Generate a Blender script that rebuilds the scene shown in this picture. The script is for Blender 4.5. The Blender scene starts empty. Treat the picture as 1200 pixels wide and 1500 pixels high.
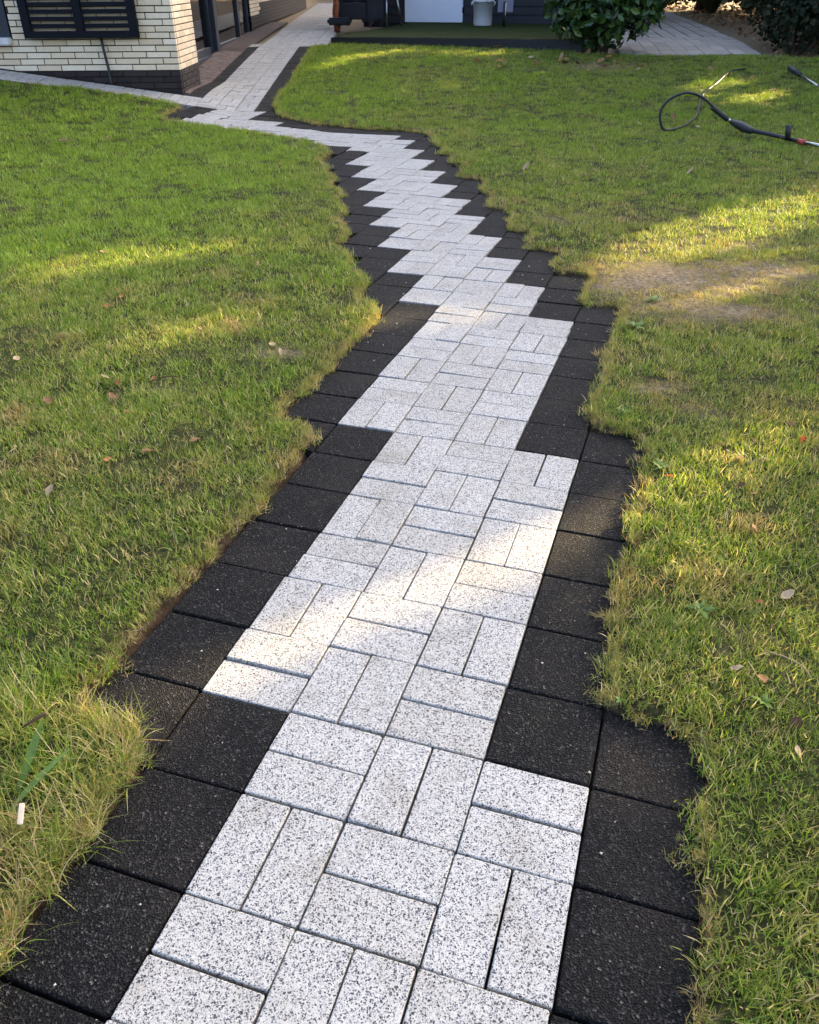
import bpy, bmesh, math, random
import numpy as np
from mathutils import Vector, Matrix, noise as mnoise
R = math.radians
random.seed(7); rng = np.random.default_rng(7)
scene = bpy.context.scene

# ---------------------------------------------------------------- camera
PITCH, ROLL, CAMH = R(33.523), R(-0.464), 1.2376
cam_d = bpy.data.cameras.new('camera'); cam = bpy.data.objects.new('camera', cam_d)
scene.collection.objects.link(cam); scene.camera = cam
cam_d.sensor_fit = 'VERTICAL'; cam_d.sensor_height = 24.0; cam_d.lens = 24.0 * 1190.9 / 1500.0
cam_d.clip_start = 0.05; cam_d.clip_end = 1000
_f = Vector((0, math.cos(PITCH), -math.sin(PITCH))); _r = Vector((1, 0, 0)); _u = Vector((0, math.sin(PITCH), math.cos(PITCH)))
_r2 = math.cos(ROLL) * _r + math.sin(ROLL) * _u; _u2 = -math.sin(ROLL) * _r + math.cos(ROLL) * _u
_m = Matrix((_r2, _u2, -_f)).transposed().to_4x4(); _m.translation = (0, 0, CAMH)
cam.matrix_world = _m

# ---------------------------------------------------------------- world, sun, exposure
SUN_EL, SUN_AZ = R(16.0), math.atan2(0.816, 0.578)          # azimuth clockwise from +Y
SUNV = Vector((math.sin(SUN_AZ) * math.cos(SUN_EL), math.cos(SUN_AZ) * math.cos(SUN_EL), math.sin(SUN_EL)))
world = bpy.data.worlds.new('World'); scene.world = world; world.use_nodes = True
wn = world.node_tree; wn.nodes.clear()
sky = wn.nodes.new('ShaderNodeTexSky'); sky.sky_type = 'NISHITA'; sky.sun_disc = False
sky.sun_elevation = SUN_EL; sky.sun_rotation = SUN_AZ; sky.air_density = 0.55; sky.dust_density = 7.0; sky.ozone_density = 1.0
bg = wn.nodes.new('ShaderNodeBackground'); bg.inputs['Strength'].default_value = 0.15
wo = wn.nodes.new('ShaderNodeOutputWorld')
wn.links.new(sky.outputs[0], bg.inputs[0]); wn.links.new(bg.outputs[0], wo.inputs[0])
sd = bpy.data.lights.new('sun', 'SUN'); sd.energy = 3.3; sd.angle = R(0.5); sd.color = (1.0, 0.76, 0.42)
so = bpy.data.objects.new('sun', sd); scene.collection.objects.link(so)
so.location = (20, 15, 20); so.rotation_euler = SUNV.to_track_quat('Z', 'Y').to_euler()
scene.view_settings.view_transform = 'Standard'; scene.view_settings.look = 'None'
scene.view_settings.gamma = 1.0; scene.view_settings.use_curve_mapping = False
scene.view_settings.exposure = 2.95

# ---------------------------------------------------------------- measured layout (metres; origin under the camera, +Y ahead)
LE = [(-0.63,0.666),(-0.604,0.76),(-0.572,0.833),(-0.556,0.928),(-0.515,1.023),(-0.554,1.074),(-0.658,1.138),(-0.667,1.215),(-0.623,1.309),(-0.619,1.402),(-0.582,1.483),(-0.532,1.623),(-0.486,1.747),(-0.423,1.864),(-0.406,2.008),(-0.363,2.15),(-0.297,2.274),(-0.33,2.343),(-0.414,2.391),(-0.446,2.464),(-0.399,2.562),(-0.323,2.774),(-0.249,2.991),(-0.153,3.302),(-0.127,3.447),(-0.208,3.57),(-0.23,3.713),(-0.203,3.833),(-0.243,3.976),(-0.307,4.094),(-0.273,4.239),(-0.389,4.482),(-0.329,4.719),(-0.422,5.057),(-0.38,5.248),(-0.477,5.583),(-0.424,5.752),(-0.559,5.992),(-0.504,6.232),(-0.607,6.401),(-0.598,6.615),(-0.695,6.88),(-0.632,7.192),(-0.739,7.576),(-0.938,7.795),(-1.467,8.277),(-1.725,8.47),(-2.302,8.56),(-2.384,8.714),(-2.289,9.186),(-2.493,9.307),(-3.326,9.358),(-4.076,9.197)]
RE = [(0.403,0.562),(0.43,0.636),(0.448,0.715),(0.473,0.779),(0.506,0.898),(0.545,0.997),(0.573,1.041),(0.56,1.069),(0.48,1.098),(0.425,1.123),(0.394,1.163),(0.411,1.218),(0.438,1.309),(0.472,1.434),(0.528,1.572),(0.569,1.716),(0.595,1.795),(0.653,1.936),(0.714,2.127),(0.752,2.226),(0.728,2.273),(0.673,2.321),(0.61,2.391),(0.624,2.49),(0.685,2.657),(0.75,2.846),(0.832,3.111),(0.934,3.423),(0.966,3.494),(0.824,3.498),(0.787,3.546),(0.806,3.666),(0.875,3.833),(0.898,3.951),(0.816,3.977),(0.715,4.05),(0.79,4.239),(0.823,4.335),(0.667,4.386),(0.649,4.528),(0.716,4.698),(0.603,4.791),(0.589,4.961),(0.639,5.128),(0.634,5.271),(0.51,5.32),(0.533,5.488),(0.572,5.68),(0.502,5.777),(0.574,6.137),(0.386,6.255),(0.43,6.495),(0.476,6.64),(0.341,6.783),(0.388,7.071),(0.299,7.191),(0.322,7.36),(0.233,7.649),(0.249,7.987),(0.178,8.132),(-0.035,8.325),(-0.41,8.421),(-0.863,8.642),(-0.974,8.766),(-1.258,9.062),(-1.391,9.563),(-1.428,10.092),(-1.369,10.72),(-1.369,11.797),(-1.382,12.549),(-1.363,13.771),(-1.092,13.919)]
RES= [(1,3,0.001,-0.005),(1,2,-0.0,-0.011),(1,1,0.001,-0.012),(2,2,0.0,-0.006),(2,3,0.002,-0.002),(2,4,0.003,0.01),(2,5,-0.001,0.009),(3,2,0.004,0.001),(3,3,0.004,0.001),(0,3,-0.006,0.0),(0,4,-0.012,-0.003),(4,4,0.001,0.007),(4,3,0.005,0.006),(4,2,0.003,0.008),(3,4,0.003,0.005),(3,5,0.007,0.009),(4,5,-0.003,0.001),(5,4,-0.01,0.013),(3,6,-0.001,-0.003),(3,7,0.005,0.006),(3,8,0.001,0.004),(3,9,-0.001,0.001),(3,10,-0.004,-0.005),(2,10,0.003,0.004),(2,11,-0.006,-0.004),(2,12,-0.001,-0.003),(2,13,0.001,-0.008),(2,14,-0.002,-0.037),(2,15,-0.006,-0.033),(2,16,-0.01,-0.038),(1,16,0.0,-0.024),(3,11,-0.006,-0.01),(2,9,0.002,0.012),(3,16,-0.026,-0.038),(0,10,-0.004,-0.005),(-1,10,0.004,-0.01),(1,11,-0.001,-0.005),(0,9,0.001,0.008),(0,8,0.004,-0.003),(-1,9,0.008,0.0),(-1,11,-0.001,-0.015),(-1,12,0.001,-0.01),(-1,13,-0.001,0.006),(-1,14,0.003,0.015),(-1,15,0.001,-0.002),(-1,16,0.002,-0.009),(0,12,-0.004,-0.01),(0,13,0.002,-0.008),(0,14,0.001,-0.009),(1,9,0.001,0.008),(-2,16,0.0,-0.005),(-2,17,0.002,-0.002),(-2,18,-0.005,-0.011),(-3,18,0.001,-0.01),(-3,19,0.004,-0.0),(-3,20,-0.007,-0.023),(-4,20,-0.002,-0.007),(-4,21,0.003,0.011),(-4,22,-0.001,-0.003),(-5,22,0.007,0.01),(-5,23,0.009,0.04),(-5,24,0.006,0.036),(1,18,-0.006,-0.011),(0,18,-0.0,-0.007),(0,20,-0.008,-0.036),(-1,20,0.004,-0.023),(-1,22,-0.001,-0.036),(-2,22,0.013,-0.024),(-2,24,0.003,-0.051),(-3,24,0.012,-0.026),(-3,26,0.0,-0.032),(-4,26,0.018,0.001),(-4,28,0.006,-0.023),(-5,28,0.025,0.008),(-5,30,-0.005,-0.007),(-6,30,0.016,0.049),(-6,32,-0.01,-0.011),(-7,32,0.005,0.031),(-7,34,-0.018,0.063),(-8,34,0.009,0.032),(-8,36,-0.029,0.071),(-9,36,-0.013,0.005),(-6,24,0.011,0.066),(-6,26,0.006,0.065),(-7,26,0.009,0.103),(-7,28,-0.005,0.034),(-8,28,0.008,0.036),(-8,30,-0.007,0.082),(-9,30,-0.003,0.126),(-9,32,-0.02,0.083),(-10,34,-0.092,-0.051),(-12,34,-0.088,0.084),(-12,35,-0.115,0.017),(-16,35,0.03,0.121),(-16,36,0.012,0.102),(-20,36,-0.11,-0.017),(-20,39,-0.045,0.142),(-16,37,0.102,0.159),(-16,38,0.095,0.115),(-18,38,0.095,0.209),(-18,40,0.136,0.181),(-9,37,-0.03,0.046)]
LV = [(-1.004,1.933),(-0.896,2.104),(-0.79,2.154),(-0.66,2.221),(-0.775,2.462),(-1.088,2.701),(-1.024,2.654),(-1.008,2.534),(-1.385,3.09),(-1.475,2.874),(-0.488,2.922),(-0.529,2.993),(0.743,1.985),(0.868,1.451),(0.675,1.217),(0.886,1.719),(0.85,2.631),(0.927,1.932),(-2.524,7.482),(-2.859,7.369),(-1.43,5.848),(-1.574,4.263),(-1.317,3.448),(-0.904,2.682),(-1.223,2.51),(1.489,14.017),(1.036,13.423),(1.298,13.273),(2.116,6.569),(2.0,7.359),(1.432,4.889),(1.214,2.295),(1.208,2.198),(0.976,2.08),(0.945,1.888),(0.795,1.429),(0.733,1.068),(0.711,1.003),(0.716,1.187),(-0.836,3.64),(-1.283,3.57),(-1.156,4.745),(-0.927,2.418),(-0.74,4.047),(2.181,11.773),(2.371,11.621),(2.209,11.195),(2.515,11.922),(2.731,11.898),(1.998,11.997),(3.738,11.297),(4.029,10.669),(3.081,11.02),(2.571,8.619),(2.023,6.16),(1.353,6.232),(1.408,5.393),(0.877,6.375),(1.712,5.392),(2.167,8.3),(2.645,8.084),(4.007,9.942),(0.336,9.915),(0.886,9.364),(0.979,9.211)]
SUN=[
(0.97,[(1.45,2.62),(1.25,2.50),(1.01,2.25),(0.70,2.06),(0.445,1.87),(0.0,1.585),(-0.37,1.385),(-0.58,1.28),(-0.70,1.20),(-0.80,1.14),(-0.86,1.06),(-0.80,0.98),(-0.547,1.02),(-0.37,1.17),(-0.26,1.28),(-0.12,1.345),(0.147,1.51),(0.335,1.56),(0.464,1.54),(0.553,1.56),(0.705,1.67),(1.139,1.88)]),
(0.45,[(0.165,1.549),(0.469,1.572),(1.139,1.889),(0.813,1.122),(0.568,1.218),(0.387,1.167),(0.226,1.219)]),
(0.25,[(0.405,1.116),(0.813,1.122),(0.578,0.561),(0.432,0.658),(0.263,0.71)]),
(0.95,[(0.862,4.049),(1.397,4.672),(2.778,5.751),(2.432,4.937),(1.703,4.432),(1.186,4.121),(0.847,3.785)]),
(0.4,[(0.847,3.785),(2.402,4.864),(1.933,3.761),(1.052,3.329),(0.873,3.593)]),
(0.7,[(0.099,3.546),(0.37,3.497),(0.262,3.232),(0.006,3.279),(-0.327,3.135),(-0.367,3.281)]),
(0.9,[(-1.858,4.121),(-1.427,4.313),(-0.764,4.457),(-0.719,4.266),(-1.339,4.119),(-1.771,3.977)]),
(0.5,[(-2.315,4.719),(-2.073,4.697),(-1.727,3.856),(-1.876,3.664)]),
(0.6,[(-1.269,2.97),(-1.004,3.184),(-0.778,3.329),(-0.728,3.21),(-0.956,2.995),(-1.185,2.873)]),
(0.95,[(-0.907,10.041),(-0.278,10.643),(0.616,10.994),(0.607,10.518),(-0.267,10.117),(-0.847,9.74)]),
(0.9,[(-1.341,11.696),(-0.912,12.699),(-0.845,12.073),(-1.231,11.446)]),
(0.9,[(-0.79,12.698),(-0.044,13.348),(0.147,13.022),(-0.688,12.523)]),
(0.5,[(0.052,13.023),(1.665,12.924),(1.551,12.348),(0.236,12.648)]),
(0.9,[(3.205,10.87),(3.716,11.22),(3.853,10.62),(4.091,9.866),(3.646,9.538),(3.318,9.892),(3.074,10.093)]),
(0.7,[(2.684,9.891),(3.325,9.439),(3.781,9.314),(3.518,9.163),(2.917,9.515)]),
(0.8,[(1.223,10.92),(1.747,11.17),(1.741,10.845),(1.245,10.744)]),
]
HOSE_PTS = [(4.175,11.328,0.231),(3.967,11.201,0.223),(3.805,10.926,0.205),(3.546,10.423,0.171),(3.310,9.996,0.143),(3.126,9.595,0.116),(2.967,9.118,0.083),(2.796,8.647,0.062),(2.567,8.210,0.051),(2.369,7.968,0.050),(2.300,7.948,0.061),(2.268,7.948,0.112),(2.251,7.948,0.178),(2.269,7.948,0.249),(2.337,7.948,0.313),(2.450,7.948,0.350),(2.555,7.948,0.333),(2.648,7.948,0.284),(2.748,7.948,0.207)]
GRIP_PTS = [(2.700,7.948,0.235),(2.769,7.948,0.191),(2.859,7.948,0.135)]
CONN_PTS = [(2.852,7.948,0.141),(2.907,7.948,0.112)]
BODY_PTS = [(2.899,7.948,0.118),(2.915,7.812,0.110),(2.943,7.710,0.097),(2.967,7.608,0.090)]
SHAFT_PTS = [(2.968,7.644,0.090),(3.087,7.559,0.075),(3.178,7.411,0.065),(3.249,7.273,0.060)]
RING_PTS = [(3.244,7.273,0.060),(3.262,7.207,0.060)]
ROD_PTS = [(3.256,7.208,0.060),(3.324,7.078,0.060),(3.447,6.860,0.055)]
HAND_PTS = [(3.174,7.344,0.065),(3.153,7.344,0.174)]
CELL = 0.2; YAW = -0.326020545; CU, CV = 3.98547651, -1.02549207
cY, sY = math.cos(YAW), math.sin(YAW)

# ---------------------------------------------------------------- helpers
def link(o, parent=None):
    scene.collection.objects.link(o)
    if parent is not None: o.parent = parent
    return o
def tag(o, label=None, cat=None, group=None, kind=None):
    if label: o['label'] = label
    if cat: o['category'] = cat
    if group: o['group'] = group
    if kind: o['kind'] = kind
    return o
def empty(name, loc=(0, 0, 0), rz=0.0):
    o = bpy.data.objects.new(name, None); o.empty_display_size = 0.1
    o.location = loc; o.rotation_euler = (0, 0, rz); return link(o)
def mesh_obj(name, V, F, mat, parent=None, smooth=False, loc=None):
    me = bpy.data.meshes.new(name); me.from_pydata([tuple(v) for v in V], [], [tuple(f) for f in F])
    if mat: me.materials.append(mat)
    if smooth:
        for p in me.polygons: p.use_smooth = True
    o = bpy.data.objects.new(name, me)
    if loc: o.location = loc
    return link(o, parent)
class MB:
    """collects shapes that become one mesh"""
    def __init__(s): s.V = []; s.F = []
    def box(s, x0, x1, y0, y1, z0, z1, M=None):
        b = len(s.V); c = [(x, y, z) for z in (z0, z1) for y in (y0, y1) for x in (x0, x1)]
        if M is not None: c = [tuple(M @ Vector(q)) for q in c]
        s.V += c
        s.F += [tuple(b + i for i in f) for f in ((0, 2, 3, 1), (4, 5, 7, 6), (0, 1, 5, 4), (1, 3, 7, 5), (3, 2, 6, 7), (2, 0, 4, 6))]
        return s
    def quad(s, a, b, c, d):
        n = len(s.V); s.V += [a, b, c, d]; s.F.append((n, n + 1, n + 2, n + 3)); return s
    def tube(s, pts, rad, n=8, cap=True):
        pts = [Vector(p) for p in pts]; b = len(s.V); k = len(pts)
        rr = rad if isinstance(rad, (list, tuple)) else [rad] * k
        ref = Vector((0.13, 0.21, 0.97))
        for i, p in enumerate(pts):
            t = (pts[min(i + 1, k - 1)] - pts[max(i - 1, 0)]).normalized()
            if abs(t.dot(ref)) > .95: ref = Vector((1, 0.1, 0.05))
            a = t.cross(ref).normalized(); c = t.cross(a)
            for j in range(n):
                q = 2 * math.pi * j / n
                s.V.append(tuple(p + rr[i] * (math.cos(q) * a + math.sin(q) * c)))
        for i in range(k - 1):
            for j in range(n):
                s.F.append((b + i * n + j, b + i * n + (j + 1) % n, b + (i + 1) * n + (j + 1) % n, b + (i + 1) * n + j))
        if cap:
            s.F.append(tuple(b + j for j in range(n))[::-1]); s.F.append(tuple(b + (k - 1) * n + j for j in range(n)))
        return s
    def lathe(s, prof, c=(0, 0, 0), n=28):
        b = len(s.V)
        for r, z in prof:
            for j in range(n):
                q = 2 * math.pi * j / n; s.V.append((c[0] + r * math.cos(q), c[1] + r * math.sin(q), c[2] + z))
        for i in range(len(prof) - 1):
            for j in range(n):
                s.F.append((b + i * n + j, b + i * n + (j + 1) % n, b + (i + 1) * n + (j + 1) % n, b + (i + 1) * n + j))
        return s
    def build(s, name, mat, parent=None, smooth=False, bevel=0.0):
        o = mesh_obj(name, s.V, s.F, mat, parent, smooth)
        if bevel:
            bm = bmesh.new(); bm.from_mesh(o.data)
            bmesh.ops.bevel(bm, geom=bm.edges[:], offset=bevel, segments=2, affect='EDGES', clamp_overlap=True)
            bm.to_mesh(o.data); bm.free()
        return o

# ---------------------------------------------------------------- materials
def new_mat(name):
    m = bpy.data.materials.new(name); m.use_nodes = True; nt = m.node_tree; nt.nodes.clear()
    out = nt.nodes.new('ShaderNodeOutputMaterial'); p = nt.nodes.new('ShaderNodeBsdfPrincipled')
    nt.links.new(p.outputs[0], out.inputs[0]); return m, nt, p, out
def N(nt, t, **k):
    n = nt.nodes.new(t)
    for a, b in k.items(): setattr(n, a, b)
    return n
def pos(nt): return N(nt, 'ShaderNodeNewGeometry').outputs['Position']
def noise_n(nt, scale, vec, detail=3, rough=.55):
    n = N(nt, 'ShaderNodeTexNoise'); n.inputs['Scale'].default_value = scale; n.inputs['Detail'].default_value = detail
    n.inputs['Roughness'].default_value = rough; nt.links.new(vec, n.inputs['Vector']); return n
def ramp(nt, fac, stops, interp='LINEAR'):
    r = N(nt, 'ShaderNodeValToRGB'); cr = r.color_ramp; cr.interpolation = interp
    while len(cr.elements) < len(stops): cr.elements.new(0.5)
    for e, (p, c) in zip(cr.elements, stops):
        e.position = p; e.color = (c[0], c[1], c[2], 1) if isinstance(c, (tuple, list)) else (c, c, c, 1)
    nt.links.new(fac, r.inputs[0]); return r.outputs[0]
def mixc(nt, fac, a, b, mode='MIX'):
    m = N(nt, 'ShaderNodeMix', data_type='RGBA', blend_type=mode)
    for s, v in ((0, fac), (6, a), (7, b)):
        if hasattr(v, 'is_linked') or hasattr(v, 'links'): nt.links.new(v, m.inputs[s])
        elif isinstance(v, (int, float)): m.inputs[s].default_value = v
        else: m.inputs[s].default_value = (v[0], v[1], v[2], 1)
    return m.outputs[2]
def bump(nt, p, h, strength, dist):
    b = N(nt, 'ShaderNodeBump'); b.inputs['Strength'].default_value = strength; b.inputs['Distance'].default_value = dist
    nt.links.new(h, b.inputs['Height']); nt.links.new(b.outputs[0], p.inputs['Normal'])
def simple(name, col, rough=.6, metal=0.0, var=.18, scale=12.0, bmp=0.0, spec=.5):
    m, nt, p, _ = new_mat(name); n = noise_n(nt, scale, pos(nt), 5, .65)
    c = ramp(nt, n.outputs[0], [(.25, tuple(x * (1 - var) for x in col)), (.75, tuple(min(1, x * (1 + var)) for x in col))])
    nt.links.new(c, p.inputs['Base Color']); p.inputs['Roughness'].default_value = rough; p.inputs['Metallic'].default_value = metal
    p.inputs['Specular IOR Level'].default_value = spec
    if bmp: bump(nt, p, noise_n(nt, scale * 9, pos(nt), 4).outputs[0], bmp, .004)
    return m

def mat_white_paver(far=False):
    m, nt, p, _ = new_mat('speckled_white_concrete'); P = pos(nt)
    def grains(scale, off):
        mp = N(nt, 'ShaderNodeMapping'); mp.inputs['Location'].default_value = off; nt.links.new(P, mp.inputs[0])
        w = noise_n(nt, scale * .9, mp.outputs[0], 2)
        ad = N(nt, 'ShaderNodeVectorMath', operation='MULTIPLY_ADD'); nt.links.new(w.outputs['Color'], ad.inputs[0])
        ad.inputs[1].default_value = (1.1 / scale,) * 3; nt.links.new(mp.outputs[0], ad.inputs[2])
        v = N(nt, 'ShaderNodeTexVoronoi', feature='F1'); v.inputs['Scale'].default_value = scale; nt.links.new(ad.outputs[0], v.inputs['Vector'])
        s = N(nt, 'ShaderNodeSeparateColor'); nt.links.new(v.outputs['Color'], s.inputs[0]); return s, v
    s, v = grains(520, (0, 0, 0)); s2, v2 = grains(340, (3.1, 1.7, .4))
    c1 = ramp(nt, s.outputs[0], [(0, (.040, .041, .046)), (.09, (.085, .087, .095)), (.16, (.19, .19, .20)), (.27, (.39, .374, .334)), (.6, (.475, .455, .405)), (.88, (.335, .32, .285))], 'CONSTANT')
    c2 = ramp(nt, s2.outputs[1], [(0, (.16, .165, .18)), (.045, 1.0)], 'CONSTANT')
    c = mixc(nt, 1.0, c1, c2, 'MULTIPLY')
    inf = N(nt, 'ShaderNodeObjectInfo')
    tone = ramp(nt, inf.outputs['Random'], [(0, (.92, .91, .895)), (.5, .98), (1, (1.04, 1.04, 1.05))])
    c = mixc(nt, 1.0, c, tone, 'MULTIPLY')
    st = noise_n(nt, 9, P, 5, .6); c = mixc(nt, 1.0, c, ramp(nt, st.outputs[0], [(.26, (.78, .76, .71)), (.48, 1.0)]), 'MULTIPLY')
    nt.links.new(c, p.inputs['Base Color']); p.inputs['Roughness'].default_value = .72; p.inputs['Specular IOR Level'].default_value = .35
    bump(nt, p, v.outputs['Distance'], .35, .0012)
    return m
def mat_black_tile():
    m, nt, p, _ = new_mat('porous_charcoal_concrete'); P = pos(nt)
    v = N(nt, 'ShaderNodeTexVoronoi', feature='F1'); v.inputs['Scale'].default_value = 310; nt.links.new(P, v.inputs['Vector'])
    s = N(nt, 'ShaderNodeSeparateColor'); nt.links.new(v.outputs['Color'], s.inputs[0])
    c = ramp(nt, s.outputs[0], [(0, (.0006, .0006, .0006)), (.34, (.0024, .0024, .0024)), (.62, (.008, .0078, .0075)), (.83, (.026, .0245, .023)), (.965, (.055, .051, .046)), (.995, (.12, .105, .085))], 'CONSTANT')
    dn = noise_n(nt, 3.4, P, 5, .62); dn2 = noise_n(nt, 300, P, 2)
    d = N(nt, 'ShaderNodeMath', operation='MULTIPLY'); nt.links.new(ramp(nt, dn.outputs[0], [(.48, 0.0), (.76, .5)]), d.inputs[0]); nt.links.new(ramp(nt, dn2.outputs[0], [(.3, .25), (.65, 1.0)]), d.inputs[1])
    c = mixc(nt, d.outputs[0], c, (.040, .029, .021))
    inf = N(nt, 'ShaderNodeObjectInfo'); c = mixc(nt, 1.0, c, ramp(nt, inf.outputs['Random'], [(0, .85), (1, 1.15)]), 'MULTIPLY')
    nt.links.new(c, p.inputs['Base Color']); p.inputs['Roughness'].default_value = .85; p.inputs['Specular IOR Level'].default_value = .22
    h = mixc(nt, .3, v.outputs['Distance'], noise_n(nt, 260, P, 3).outputs[0]); bump(nt, p, h, 1.0, .006)
    return m
def mat_ground():
    m, nt, p, _ = new_mat('lawn_soil_and_thatch'); P = pos(nt)
    n1 = noise_n(nt, 60, P, 6, .7); n2 = noise_n(nt, 3, P, 4)
    g = ramp(nt, n1.outputs[0], [(.32, (.012, .014, .005)), (.52, (.035, .042, .012)), (.7, (.14, .11, .05))])
    b = ramp(nt, n1.outputs[0], [(.3, (.07, .050, .030)), (.5, (.22, .165, .10)), (.7, (.42, .33, .22))])
    a = N(nt, 'ShaderNodeAttribute', attribute_name='bare'); e = N(nt, 'ShaderNodeAttribute', attribute_name='dirt')
    c = mixc(nt, a.outputs['Fac'], g, b)
    c = mixc(nt, e.outputs['Fac'], c, ramp(nt, n1.outputs[0], [(.3, (.03, .019, .011)), (.7, (.12, .08, .05))]))
    nt.links.new(c, p.inputs['Base Color']); p.inputs['Roughness'].default_value = .95; p.inputs['Specular IOR Level'].default_value = .1
    bump(nt, p, n1.outputs[0], 1.0, .012); return m
def mat_blade():
    m, nt, p, out = new_mat('grass_blade')
    a = N(nt, 'ShaderNodeAttribute', attribute_name='bv'); d = N(nt, 'ShaderNodeAttribute', attribute_name='dry', attribute_type='INSTANCER')
    l = N(nt, 'ShaderNodeAttribute', attribute_name='greener', attribute_type='INSTANCER')
    inf = N(nt, 'ShaderNodeObjectInfo'); P = pos(nt)
    green = ramp(nt, a.outputs['Fac'], [(0, (.080, .145, .016)), (.35, (.155, .250, .025)), (.66, (.245, .345, .040)), (.83, (.35, .385, .065)), (.90, (.47, .40, .17)), (1, (.58, .47, .27))])
    greener = ramp(nt, a.outputs['Fac'], [(0, (.095, .175, .014)), (.5, (.19, .315, .026)), (.85, (.285, .40, .045)), (1, (.44, .45, .14))])  # fresher blades, also carrying soft light on the left lawn
    straw = ramp(nt, a.outputs['Fac'], [(0, (.19, .20, .045)), (.3, (.34, .28, .10)), (.6, (.50, .38, .19)), (.8, (.36, .18, .07)), (1, (.62, .50, .32))])
    c = mixc(nt, l.outputs['Fac'], green, greener); c = mixc(nt, d.outputs['Fac'], c, straw)
    c = mixc(nt, 1.0, c, ramp(nt, inf.outputs['Random'], [(0, .72), (1, 1.22)]), 'MULTIPLY')
    nt.links.new(c, p.inputs['Base Color']); p.inputs['Roughness'].default_value = .5; p.inputs['Specular IOR Level'].default_value = .3
    tr = N(nt, 'ShaderNodeBsdfTranslucent'); nt.links.new(mixc(nt, 1.0, c, (1.25, 1.2, .6), 'MULTIPLY'), tr.inputs[0])
    mx = N(nt, 'ShaderNodeMixShader'); mx.inputs[0].default_value = .42
    nt.links.new(p.outputs[0], mx.inputs[1]); nt.links.new(tr.outputs[0], mx.inputs[2]); nt.links.new(mx.outputs[0], out.inputs[0]); return m
def mat_leaf(name, stops, rough=.35, trans=.2, spec=.5):
    m, nt, p, out = new_mat(name); inf = N(nt, 'ShaderNodeObjectInfo'); a = N(nt, 'ShaderNodeAttribute', attribute_name='bv')
    ad = N(nt, 'ShaderNodeMath', operation='ADD'); nt.links.new(inf.outputs['Random'], ad.inputs[0]); nt.links.new(a.outputs['Fac'], ad.inputs[1])
    fr = N(nt, 'ShaderNodeMath', operation='FRACT'); nt.links.new(ad.outputs[0], fr.inputs[0])
    c = ramp(nt, fr.outputs[0], stops)
    n = noise_n(nt, 60, pos(nt), 4); c = mixc(nt, 1.0, c, ramp(nt, n.outputs[0], [(.3, .7), (.7, 1.2)]), 'MULTIPLY')
    nt.links.new(c, p.inputs['Base Color']); p.inputs['Roughness'].default_value = rough; p.inputs['Specular IOR Level'].default_value = spec
    tr = N(nt, 'ShaderNodeBsdfTranslucent'); nt.links.new(c, tr.inputs[0]); mx = N(nt, 'ShaderNodeMixShader'); mx.inputs[0].default_value = trans
    nt.links.new(p.outputs[0], mx.inputs[1]); nt.links.new(tr.outputs[0], mx.inputs[2]); nt.links.new(mx.outputs[0], out.inputs[0]); return m
def mat_brick(name, stops, rough=.7):
    m, nt, p, _ = new_mat(name); inf = N(nt, 'ShaderNodeObjectInfo'); P = pos(nt)
    c = ramp(nt, inf.outputs['Random'], stops); n = noise_n(nt, 25, P, 6, .65)
    c = mixc(nt, 1.0, c, ramp(nt, n.outputs[0], [(.25, .90), (.6, 1.03)]), 'MULTIPLY')
    nt.links.new(c, p.inputs['Base Color']); p.inputs['Roughness'].default_value = rough; bump(nt, p, noise_n(nt, 180, P, 4).outputs[0], .25, .003); return m
def mat_glass():
    m, nt, p, out = new_mat('window_glass'); g = N(nt, 'ShaderNodeBsdfGlossy'); g.inputs['Roughness'].default_value = .02
    t = N(nt, 'ShaderNodeBsdfTransparent'); t.inputs[0].default_value = (.72, .76, .76, 1); f = N(nt, 'ShaderNodeFresnel'); f.inputs[0].default_value = 1.7
    mx = N(nt, 'ShaderNodeMixShader'); nt.links.new(f.outputs[0], mx.inputs[0]); nt.links.new(t.outputs[0], mx.inputs[1]); nt.links.new(g.outputs[0], mx.inputs[2])
    nt.links.new(mx.outputs[0], out.inputs[0]); return m

M_WHITE = mat_white_paver(); M_BLACK = mat_black_tile(); M_GROUND = mat_ground(); M_BLADE = mat_blade()
M_BED = simple('joint_sand', (.018, .016, .014), .95, var=.5, scale=80, bmp=.8, spec=.1)
M_CREAM = mat_brick('cream_clinker', [(0, (.64, .50, .32)), (.5, (.72, .58, .385)), (1, (.79, .66, .47))])
M_PLINTH = mat_brick('dark_brown_clinker', [(0, (.012, .007, .006)), (.5, (.020, .012, .010)), (1, (.032, .020, .016))], .85)
M_MORTAR = simple('dark_mortar', (.036, .028, .022), .95, var=.35, scale=90, bmp=.5, spec=.1)
M_REDBRICK = mat_brick('red_brown_clinker_paving', [(0, (.065, .042, .032)), (.5, (.095, .062, .047)), (1, (.135, .092, .072))], .75)
M_ANTH = simple('anthracite_blue_metal', (.004, .005, .009), .6, var=.2, scale=5, spec=.15)
M_BLUEFRAME = simple('blue_grey_door_frame', (.014, .020, .032), .45, var=.12, scale=5)
M_GLASS = mat_glass()
M_STONE = simple('pale_stone', (.55, .54, .51), .7, var=.15, scale=18, bmp=.3)
M_PLASTER = simple('interior_plaster', (.30, .28, .24), .9, var=.08)
M_FLOOR = simple('interior_floor', (.36, .35, .33), .35, var=.15, scale=4)
M_SIDING = simple('navy_black_siding', (.004, .005, .009), .6, var=.35, scale=9, bmp=.3)
M_DECK = simple('mossy_green_matting', (.030, .040, .010), .95, var=.5, scale=22, bmp=1.0, spec=.1)
M_FASCIA = simple('black_fascia', (.007, .007, .009), .6, var=.35, scale=14, bmp=.2)
M_WHITEPNT = simple('white_paint', (.74, .78, .86), .45, var=.03, scale=3)
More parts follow.
